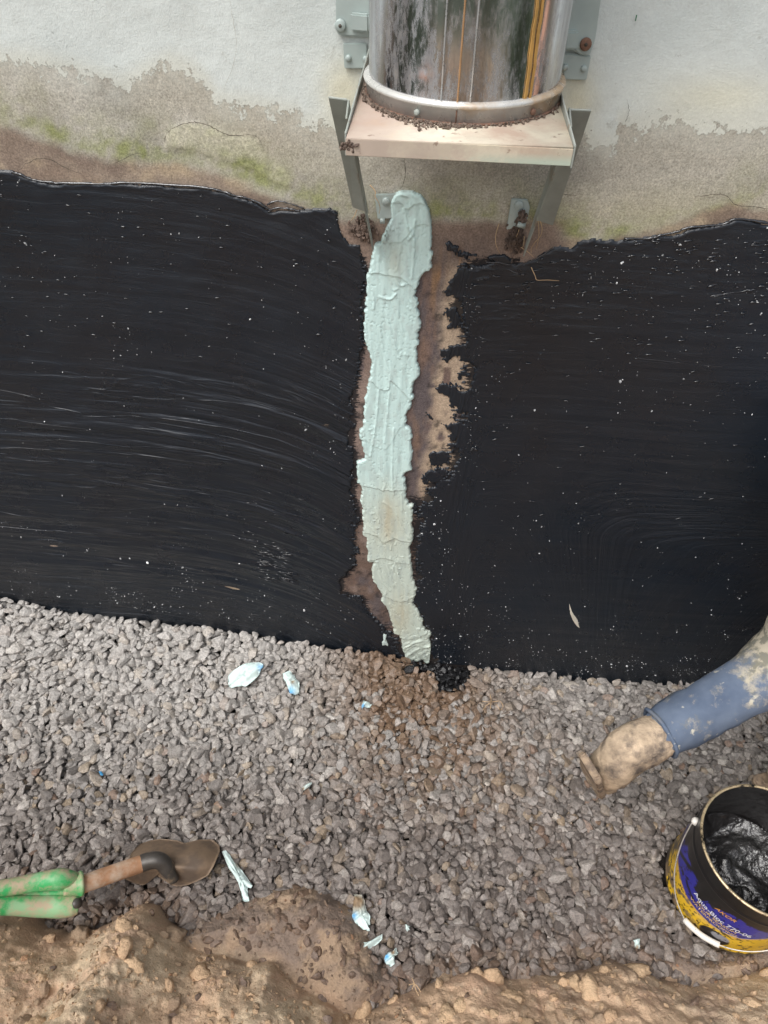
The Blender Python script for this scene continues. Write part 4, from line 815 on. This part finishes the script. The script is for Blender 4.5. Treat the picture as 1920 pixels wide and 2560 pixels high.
# ================================================================== SHOVEL
sh = thing('shovel', tuple(Gp(360, 2170, .05)), 'muddy round point shovel lying on the gravel with brown handle and green grip', 'shovel')
shl = Vector(sh.location)
BL = [(329, 2131), (350, 2110), (375, 2101), (401, 2097), (443, 2101), (460, 2108), (478, 2104), (498, 2099), (532, 2099), (549, 2114), (550, 2128), (544, 2143), (533, 2168), (519, 2190), (494, 2203), (470, 2213), (447, 2217), (430, 2214), (409, 2200), (388, 2188), (372, 2205), (360, 2213), (346, 2213), (325, 2205), (312, 2198), (316, 2165)]
M_BLADE = simple('muddy_steel', L(128, 108, 88), .62, .1, .16, 16, .35, 90, .002, L(98, 84, 72), 14, .45, .62)
cyb = 2155.
def bladez(a, b):
    w_ = (b-cyb)/58.; arch = .070-.055*min(1.2, w_*w_)                  # rolled across
    if a > 480: arch -= .03*((a-480)/70.)**2
    rib = .014*math.exp(-((b-2168-(a-430)*.12)/13.)**2)*max(0, 1-abs(a-430)/95.)
    fold = -.016*math.exp(-((a-400)/26.)**2)*(1 if b > 2180 else 0)
    return arch+rib+fold
def bp(a, b):
    zz = bladez(a, b); q = Gp(a, b, zz+float(grav_h(np.float64(-.5), np.float64(-.6)))*0); return q-np.array(shl)
blade = sheet('blade', BL, bp, lambda a, b, r_: (0, 0, 0), .003, M_BLADE, sh, 14, 3)
def spath(pts): return [tuple(Vector(Gp(a, b, z))-shl) for a, b, z in pts]
M_SOCK = simple('blackened_steel', L(70, 66, 62), .45, .2, .2, 30, .3, 120, .001, L(128, 112, 94), 22, .52, .62)
P = spline([(350, 2160, .100), (375, 2152, .104), (395, 2151, .104), (410, 2160, .092), (422, 2178, .076), (436, 2200, .052)], 6)
bm = bmesh.new(); nP = len(P); tube(bm, spath(P), [.0192-.002*(i/nP)-.006*max(0, i/nP-.7)/.3 for i in range(nP)], 20); bm2('socket', bm, M_SOCK, sh)
M_WOOD = simple('worn_wood', L(172, 130, 98), .6, 0, .2, 40, .3, 150, .001, L(194, 174, 154), 22, .46, .66)
P = spline([(356, 2158, .100), (290, 2181, .128), (200, 2213, .165)], 8); bm = bmesh.new(); tube(bm, spath(P), .0190, 20); bm2('handle', bm, M_WOOD, sh)
m, t, p = nmat('green_plastic'); co = objco(t)
gcol = mixcol(t, mrange(t, noise(t, co, 11, 6, .6), .48, .58), L(52, 160, 90), L(140, 180, 136)); gcol = mixcol(t, mrange(t, noise(t, co, 26, 8, .7), .44, .62), gcol, L(176, 158, 132))
t.links.new(gcol, p.inputs['Base Color']); p.inputs['Roughness'].default_value = .38; bump(t, p, noise(t, co, 60, 5), .15, .001); p.inputs['Roughness'].default_value = .5; M_GREEN = m
grip = None
bm = bmesh.new(); tube(bm, spath(spline([(208, 2208, .165), (190, 2212, .170), (160, 2216, .178)], 4)), [.0235, .0265, .0255, .0235, .022, .021, .020, .019, .018], 20); grip = bm2('grip', bm, M_GREEN, sh)
def arm(pts, rad, name='grip_arm'):
    bm = bmesh.new(); P = spline(pts, 6); n_ = len(P); tube(bm, spath(P), list(np.interp(np.linspace(0, 1, n_), np.linspace(0, 1, len(rad)), rad)), 16); return bm2(name, bm, M_GREEN, grip)
arm([(186, 2200, .176), (150, 2198, .196), (90, 2206, .205), (20, 2218, .225), (-60, 2228, .25), (-150, 2240, .27)], [.017, .022, .019, .017, .015, .015])
arm([(198, 2262, .138), (182, 2262, .142), (150, 2264, .150), (100, 2264, .165), (20, 2262, .20), (-60, 2266, .24), (-150, 2268, .27)], [.019, .0235, .0245, .023, .020, .017, .015])
arm([(175, 2228, .150), (110, 2232, .165), (20, 2238, .20)], [.017, .018, .013], 'grip_web')
arm([(-150, 2225, .27), (-150, 2285, .27)], [.016, .016], 'cross_bar')
q = spath([(196, 2258, .160), (186, 2259, .150)])
bm = bmesh.new(); tube(bm, [q[0], q[1]], [.010, .012], 14); bm2('rivet_hole', bm, M_SOCK, grip)

# ================================================================== PAIL
pcx, pcy, pr, ph = PAIL
pail = thing('pail', (pcx, pcy, 0), 'open metal pail of black tar with torn yellow and blue label', 'pail')
na, nz = 420, 120
A_, Z_ = np.meshgrid(np.linspace(0, 2*np.pi, na, endpoint=False), np.linspace(.003, ph, nz)); A0, Z0 = A_.ravel(), Z_.ravel()
azd = np.degrees(A0)
RR = pr+.0018*np.exp(-((Z0-.012)/.004)**2)-.0016*ss(.212, .217, Z0)+.0012*np.exp(-((Z0-.214)/.003)**2)+.0004*fbm(A0*8, Z0*30, 3, 5)
v = np.stack([RR*np.cos(A0), RR*np.sin(A0), Z0], 1); f = []
j, i = np.meshgrid(np.arange(nz-1), np.arange(na), indexing='ij'); f = np.stack([j*na+i, j*na+(i+1) % na, (j+1)*na+(i+1) % na, (j+1)*na+i], -1).reshape(-1, 4)
nn = fbm(A0*7, Z0*50, 4, 11); nf = fbm(A0*22, Z0*150, 4, 12)
lo = np.interp(azd, [140, 173, 203, 237, 255, 272, 320], [.11, .104, .086, .088, .100, .136, .15])
hi = np.interp(azd, [140, 165, 169, 200, 203, 212, 216, 222, 226, 234, 243, 250, 262, 300], [.14, .150, .172, .172, .140, .126, .158, .150, .168, .186, .189, .180, .176, .17])
c = np.tile(L(230, 188, 44), (len(A0), 1)); 
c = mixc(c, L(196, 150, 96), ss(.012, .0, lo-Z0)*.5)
isb = ss(0, .0012, Z0-lo); c = mixc(c, L(44, 44, 150), isb)
c = mixc(c, L(205, 205, 215), isb*ss(.004, .002, Z0-lo)*.8*ss(225, 245, azd))
c = mixc(c, L(80, 84, 150), isb*ss(255, 262, azd)*.5)
blk = ss(-.002, .002, Z0-hi+.007*nn+.003*nf)
bd = ss(.010, .004, np.abs(Z0-(.14+.0022*(azd-176)))+.004*nn)*ss(166, 170, azd)*ss(196, 190, azd); blk = np.maximum(blk, bd)
bd2 = ss(.007, .003, np.abs(Z0-(.118-.0011*(azd-196)))+.003*nf)*ss(190, 193, azd)*ss(214, 208, azd); blk = np.maximum(blk, bd2)
ql = ((azd-239)/13.)**2+((Z0-.045)/.030)**2; c = mixc(c, L(34, 30, 30), ss(1.1, .95, ql)*(Z0 < lo)); 
ql2 = ((azd-243)/8.)**2+((Z0-.058)/.014)**2; c = mixc(c, L(150, 150, 156), ss(1.1, .95, ql2))
mud = ss(.02, .16, nn+.15*ss(215, 150, azd)+.25*ss(.05, .01, Z0)-.08)*ss(238, 205, azd)*(Z0 < lo+.004); c = mixc(c, L(122, 104, 84), mud*.95)
spk = ss(.27, .36, nf+.15*ss(.05, 0, Z0)); c = mixc(c, L(24, 20, 20), spk)
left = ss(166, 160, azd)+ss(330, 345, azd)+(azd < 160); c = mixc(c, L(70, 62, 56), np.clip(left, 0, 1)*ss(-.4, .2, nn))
c = mixc(c, np.array([.008, .008, .009]), blk)
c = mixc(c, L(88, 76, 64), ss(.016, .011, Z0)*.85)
m, t, p = nmat('printed_pail'); co = objco(t); t.links.new(attr(t, 'col'), p.inputs['Base Color']); p.inputs['Roughness'].default_value = .32; bump(t, p, noise(t, co, 60, 6), .12, .0015); M_PAIL = m
link('pail_body', npmesh('pail_body', v, f, True, {'col': c}), M_PAIL, pail)
M_RIM = simple('tinned_rim', L(206, 186, 150), .3, .6, .1, 40, .2, 200, .0006, (.012, .011, .010), 26, .53, .60)
bm = bmesh.new(); lathe(bm, [(pr-.0045+.0032*math.cos(k*math.pi/5)+.0018, ph+.0028*math.sin(k*math.pi/5)) for k in range(10)], n=96, closed=True); bm2('rim', bm, M_RIM, pail)
M_WTAR = simple('wet_tar', (.010, .009, .009), .12, 0, .2, 30, .7, 20, .020, L(58, 44, 34), 16, .64, .72)
bm = bmesh.new(); lathe(bm, [(pr-.0055, ph-.001), (pr-.006, .12), (pr-.006, .06)], n=96); bm2('inner_wall', bm, M_WTAR, pail)
bm = bmesh.new(); lathe(bm, [(.0001, .004), (pr, .004)], n=64); bm2('bottom', bm, M_SOCK, pail)
M_WTAR.node_tree.nodes['Principled BSDF'].inputs['IOR'].default_value = 1.8
# tar inside
q = np.arange(-.136, .1361, .0022); gx, gy = np.meshgrid(q, q); X, Y = gx.ravel(), gy.ravel(); rr = np.hypot(X, Y); th = np.arctan2(Y+.02, X-.0)
hz = .085+.010*np.sin(3*th+rr*60)*ss(0, .05, rr)+.012*fbm(X*20+.5*np.sin(Y*40), Y*20, 4, 6)+.02*ss(.09, .136, rr)
X2 = np.where(rr > .1338, X*.1338/rr, X); Y2 = np.where(rr > .1338, Y*.1338/rr, Y)
o = link('tar_fill', npmesh('tar_fill', np.stack([X2+pcx, Y2+pcy, hz], 1), gridfaces(len(q), len(q), rr < .142), True), M_WTAR)
tag(o, 'glossy black tar swirled in the bottom of the open pail', 'tar')
# bail wire, grip and ears
M_WIRE = simple('steel_wire', L(196, 192, 186), .35, .6, .1, 60, 0); M_WHITE = simple('white_plastic', L(226, 222, 214), .4, 0, .05, 30, .1, 90, .0006, L(60, 50, 44), 30, .66, .72)
e0 = math.radians(154); e1 = e0+math.pi
def bailp(t_):          # t_ 0..1 from ear to ear round the camera side
    a_ = e0+math.pi*t_; s_ = math.sin(math.pi*t_); z = float(np.interp(t_*180+154, [154, 164, 180, 198, 215, 229, 244, 262, 277, 310, 334], [.222, .165, .105, .060, .037, .045, .058, .082, .106, .165, .222])); r_ = pr+.006+.010*math.sin(math.pi*t_)
    return (r_*math.cos(a_), r_*math.sin(a_), z)
bm = bmesh.new(); tube(bm, [bailp(k/60) for k in range(61)], .0016, 8); bail = bm2('bail', bm, M_WIRE, pail)
tg0, tg1 = (214.8-154)/180, (244-154)/180
bm = bmesh.new(); tube(bm, [bailp(tg0+(tg1-tg0)*k/10) for k in range(11)], [.0066]*11, 14); bm2('bail_grip', bm, M_WHITE, bail)
for a_ in (e0, e1):
    bm = bmesh.new(); tube(bm, [((pr-.001)*math.cos(a_), (pr-.001)*math.sin(a_), .222), ((pr+.007)*math.cos(a_), (pr+.007)*math.sin(a_), .222), ((pr+.010)*math.cos(a_), (pr+.010)*math.sin(a_), .222)], [.010, .008, .004], 12); bm2('ear', bm, M_WHITE, pail)
# lettering on the label
def lettering(txt, az0, az1, z0, hgt, col, name='lettering', shear=0., slope=0.):
    cu = bpy.data.curves.new('txt', 'FONT'); cu.body = txt; cu.size = 1; cu.shear = shear; cu.offset = .014; ob = bpy.data.objects.new('txt', cu); COL.objects.link(ob)
    dg = bpy.context.evaluated_depsgraph_get(); me = bpy.data.meshes.new_from_object(ob.evaluated_get(dg)); bpy.data.objects.remove(ob)
    n_ = len(me.vertices); co_ = np.zeros(n_*3); me.vertices.foreach_get('co', co_); co_ = co_.reshape(-1, 3)
    x_ = (co_[:, 0]-co_[:, 0].min())/(co_[:, 0].max()-co_[:, 0].min()); y_ = co_[:, 1]/.7*hgt
    a_ = np.radians(az0+(az1-az0)*x_); R_ = pr+.0011
    co_ = np.stack([R_*np.cos(a_), R_*np.sin(a_), z0+y_+slope*x_], 1); me.vertices.foreach_set('co', co_.ravel()); me.update()
    return link(name, me, simple('ink_'+txt[:4].lower().strip(), col, .5, bs=0, var=.05), pail)
cu_off = .012
lettering('Aqua-Bloc 770-06', 204.4, 259.0, .1270, .0150, L(222, 224, 230), slope=-.002)
lettering('AKOR', 222.5, 240.5, .1600, .0120, L(220, 160, 60), shear=.3, slope=.006)
lettering('FOUR SEASON', 211.0, 248.0, .1130, .0092, L(222, 190, 122), slope=.004)
lettering('WATERPROOFING', 205.0, 250.5, .0985, .0092, L(222, 190, 122), slope=.004)

# ================================================================== PERSON (worker stepping out of the frame at right)
def skinmesh(name, verts, edges, radii, mat, parent=None, sub=2, root=0, disp=0.):
    me = bpy.data.meshes.new(name); me.from_pydata([tuple(q) for q in verts], edges, []); o = link(name, me, mat, parent)
    sk_ = o.modifiers.new('skin', 'SKIN'); sk_.use_smooth_shade = True
    for i, q in enumerate(radii): me.skin_vertices[0].data[i].radius = q if isinstance(q, tuple) else (q, q); me.skin_vertices[0].data[i].use_root = (i == root)
    s_ = o.modifiers.new('sub', 'SUBSURF'); s_.levels = sub; s_.render_levels = sub
    if disp:
        tx_ = bpy.data.textures.new(name+'_folds', 'CLOUDS'); tx_.noise_scale = .06; d_ = o.modifiers.new('folds', 'DISPLACE'); d_.texture = tx_; d_.strength = disp*1.4; d_.mid_level = .5; d_.texture_coords = 'LOCAL'
    return o
K = Vector((.845, -.250, .48)); A = Vector((.478, -.436, .362)); HL = Vector((.875, -.160, .88))      # trailing leg
HR = Vector((.935, -.335, .88)); KR = Vector((1.045, -.37, .48)); AR = Vector((.985, -.325, .10))      # standing leg
PEL = (HL+HR)/2+Vector((0, 0, .03)); CH_ = PEL+Vector((.24, .03, .40)); NK = CH_+Vector((.09, .01, .13)); HD = NK+Vector((.09, .01, .10))
SL = CH_+Vector((.03, .18, .06)); SR = CH_+Vector((.03, -.18, .06)); EL = SL+Vector((.10, .03, -.27)); ER = SR+Vector((.08, -.05, -.27)); WL = EL+Vector((.20, .0, -.12)); WR = ER+Vector((.19, .02, -.13))
M_SKIN = simple('skin', L(196, 148, 122), .5, 0, .06, 20, .1)
m, t, p = nmat('muddy_denim'); co = objco(t)
dn = mixcol(t, mrange(t, noise(t, co, 14, 5), .3, .7), L(80, 92, 112), L(108, 120, 138)); dn = mixcol(t, mrange(t, noise(t, co, 24, 4, .5), .64, .68), dn, L(196, 192, 176))
dn = mixcol(t, mrange(t, noise(t, co, 9, 7, .6), .58, .68, 0, .8), dn, L(140, 138, 132))
vk = nd(t, 'ShaderNodeVectorMath', operation='DISTANCE'); t.links.new(co, vk.inputs[0]); vk.inputs[1].default_value = (-.17, .11, .62)
kn = math_(t, 'ADD', mrange(t, vk.outputs['Value'], .10, .22, 1, 0), mrange(t, noise(t, co, 22, 7, .7), .3, .7, -.6, .6))
mudc = mixcol(t, mrange(t, noise(t, co, 50, 5, .6), .45, .55), L(180, 172, 154), L(128, 126, 114))
dn = mixcol(t, mrange(t, kn, .15, .7), dn, mudc)
t.links.new(dn, p.inputs['Base Color']); p.inputs['Roughness'].default_value = .9; p.inputs['Specular IOR Level'].default_value = .15; bump(t, p, noise(t, co, 500, 4), .4, .001); M_DENIM = m
M_BOOT = simple('muddy_boot_leather', L(182, 162, 138), .85, 0, .3, 30, .9, 50, .008, L(98, 88, 80), 19, .46, .64)
M_BSOLE = simple('boot_sole', L(158, 138, 116), .9, 0, .3, 40, .9, 45, .008, L(110, 96, 84), 24, .45, .6)
M_JACK = simple('work_jacket', L(92, 96, 92), .85, 0, .15, 20, .3)
per = thing('person', (1.0, -.33, 0), 'worker in mud-splashed blue jeans and muddy tan boots stepping past the pail', 'person')
PO = Vector((1.0, -.33, 0))
bv = [PEL, PEL+Vector((.10, 0, .17)), CH_, NK, HD, HD+Vector((.03, 0, .10)), HL, K, A, HR, KR, AR, SL, EL, WL, SR, ER, WR]
be_ = [(0, 1), (1, 2), (2, 3), (3, 4), (4, 5), (0, 6), (6, 7), (7, 8), (0, 9), (9, 10), (10, 11), (2, 12), (12, 13), (13, 14), (2, 15), (15, 16), (16, 17)]
brd = [.12, .11, .13, .055, .085, .07, .075, .05, .035, .075, .05, .035, .06, .042, .027, .06, .042, .027]
body = skinmesh('body', [q-PO for q in bv], be_, brd, M_SKIN, per)
# hands
for nm, wr, el in (('hand', WL, EL), ('hand', WR, ER)):
    d = (wr-el).normalized(); sd2 = d.cross(Vector((0, 0, 1))).normalized(); dn_ = d.cross(sd2).normalized()*-1
    V = [wr, wr+d*.05]; E_ = [(0, 1)]; R_ = [(.024, .018), (.036, .016)]
    for k, (off, ln) in enumerate(((-.03, .065), (-.01, .08), (.01, .075), (.03, .058))):
        b0 = len(V); base = wr+d*.085+sd2*off; V += [base, base+d*ln*.5-Vector((0, 0, .008)), base+d*ln-Vector((0, 0, .03))]; E_ += [(1, b0), (b0, b0+1), (b0+1, b0+2)]; R_ += [.009, .0085, .0075]
    b0 = len(V); V += [wr+d*.03-sd2*.035, wr+d*.07-sd2*.055-Vector((0, 0, .015))]; E_ += [(1, b0), (b0, b0+1)]; R_ += [.011, .009]
    skinmesh(nm, [q-PO for q in V], E_, R_, M_SKIN, per, 1)
# hair and face
v0, f0 = ico(3); hc = HD+Vector((-.005, 0, .055))-PO; vh = v0[:]*np.array([.100, .085, .095])+np.array(hc); keepv = (v0[:, 2] > -.05) | (v0[:, 0] < -.3); fk = f0[keepv[f0].all(1)]
link('hair', npmesh('hair', vh, fk, True), simple('brown_hair', L(70, 50, 38), .7), per)
bm = bmesh.new(); fc = HD-PO+Vector((.08, 0, .03)); tube(bm, [fc+Vector((0, 0, .02)), fc+Vector((.022, 0, -.01))], [.006, .012], 8); bm2('nose', bm, M_SKIN, per)
for s_ in (-1, 1):
    bm = bmesh.new(); bmesh.ops.create_uvsphere(bm, u_segments=10, v_segments=8, radius=.011); bmesh.ops.translate(bm, verts=bm.verts, vec=fc+Vector((.0, .032*s_, .02))); bm2('eye', bm, simple('eye_white', L(220, 216, 210), .2, bs=0), per)
    bm = bmesh.new(); bmesh.ops.create_uvsphere(bm, u_segments=10, v_segments=8, radius=.024); bmesh.ops.scale(bm, verts=bm.verts, vec=(.7, .4, 1.2)); bmesh.ops.translate(bm, verts=bm.verts, vec=HD-PO+Vector((0, .085*s_, .02))); bm2('ear', bm, M_SKIN, per)
bm = bmesh.new(); tube(bm, [fc+Vector((-.004, -.022, -.045)), fc+Vector((.004, 0, -.047)), fc+Vector((-.004, .022, -.045))], [.003, .006, .003], 6); bm2('mouth', bm, simple('lips', L(170, 100, 90), .4, bs=0), per)
# clothes
dsh = (A-K).normalized(); cuff = K+dsh*.362; dsr = (AR-KR).normalized(); cufr = KR+dsr*.385
tv = [PEL+Vector((0, 0, .05)), HL, (HL+K)/2, K+(HL-K)*.08, K+dsh*.07, K+dsh*.17, cuff, HR, (HR+KR)/2, KR, KR+dsr*.18, cufr]
skinmesh('trousers', [q-PO for q in tv], [(0, 1), (1, 2), (2, 3), (3, 4), (4, 5), (5, 6), (0, 7), (7, 8), (8, 9), (9, 10), (10, 11)], [.15, .10, .088, .076, .072, .064, .057, .10, .088, .074, .074, .076], M_DENIM, per, 2, 0, .016)
jv = [PEL+Vector((0, 0, .06)), PEL+Vector((.10, 0, .18)), CH_, NK-Vector((.02, 0, .04)), SL, EL, WL, SR, ER, WR]
skinmesh('jacket', [q-PO for q in jv], [(0, 1), (1, 2), (2, 3), (2, 4), (4, 5), (5, 6), (2, 7), (7, 8), (8, 9)], [.155, .15, .16, .075, .08, .058, .042, .08, .058, .042], M_JACK, per, 2, 0, .02)
# boots
def boot(top, ank, toe_dir, up_dir):
    td = toe_dir.normalized(); ud = up_dir.normalized()
    V = [top, top+(ank-top)*.5, ank, ank-ud*.035-td*.030, ank-ud*.035+td*.04, ank-ud*.040+td*.11, ank-ud*.045+td*.165]
    o = skinmesh('boot', [q-PO for q in V], [(0, 1), (1, 2), (2, 3), (2, 4), (4, 5), (5, 6)], [.050, .050, .052, .054, .050, .048, .040], M_BOOT, per, 2, 2, .02)
    sd_2 = td.cross(ud).normalized(); bm = bmesh.new(); pts = []
    for x_, w_ in ((-.066, .026), (-.054, .036), (0, .035), (.07, .041), (.13, .043), (.165, .034), (.184, .014)): pts.append((x_, w_))
    poly = [ank-PO+td*x_+sd_2*w_-ud*.060 for x_, w_ in pts]+[ank-PO+td*x_-sd_2*w_-ud*.060 for x_, w_ in pts[::-1]]
    prism(bm, poly, tuple(-ud*.016)); bm2('boot_sole', bm, M_BSOLE, o, bevel=.003)
    return o
tdir = Vector((.27, .26, -.92)); udir = -dsh; udir = (udir-tdir.normalized()*udir.dot(tdir.normalized()))
boot(K+dsh*.24, A, tdir, udir)
for a_, d_, rr_, nm_ in ((cuff, dsh, .0535, 'hem'), (cufr, dsr, .072, 'hem')):
    x_ = d_.cross(Vector((0, 0, 1))) if abs(d_.z) < .9 else d_.cross(Vector((0, 1, 0))); x_.normalize(); y_ = d_.cross(x_)
    bm = bmesh.new(); tube(bm, [a_-PO-d_*.042+(x_*math.cos(k*math.pi/16)+y_*math.sin(k*math.pi/16))*(rr_+.001+.002*math.sin(k*1.1)) for k in range(33)], .0045, 8, False); bm2(nm_, bm, M_DENIM, per)
boot(cufr-dsr*.09, Vector((AR.x, AR.y, .118)), Vector((.95, .3, 0)), Vector((0, 0, 1)))
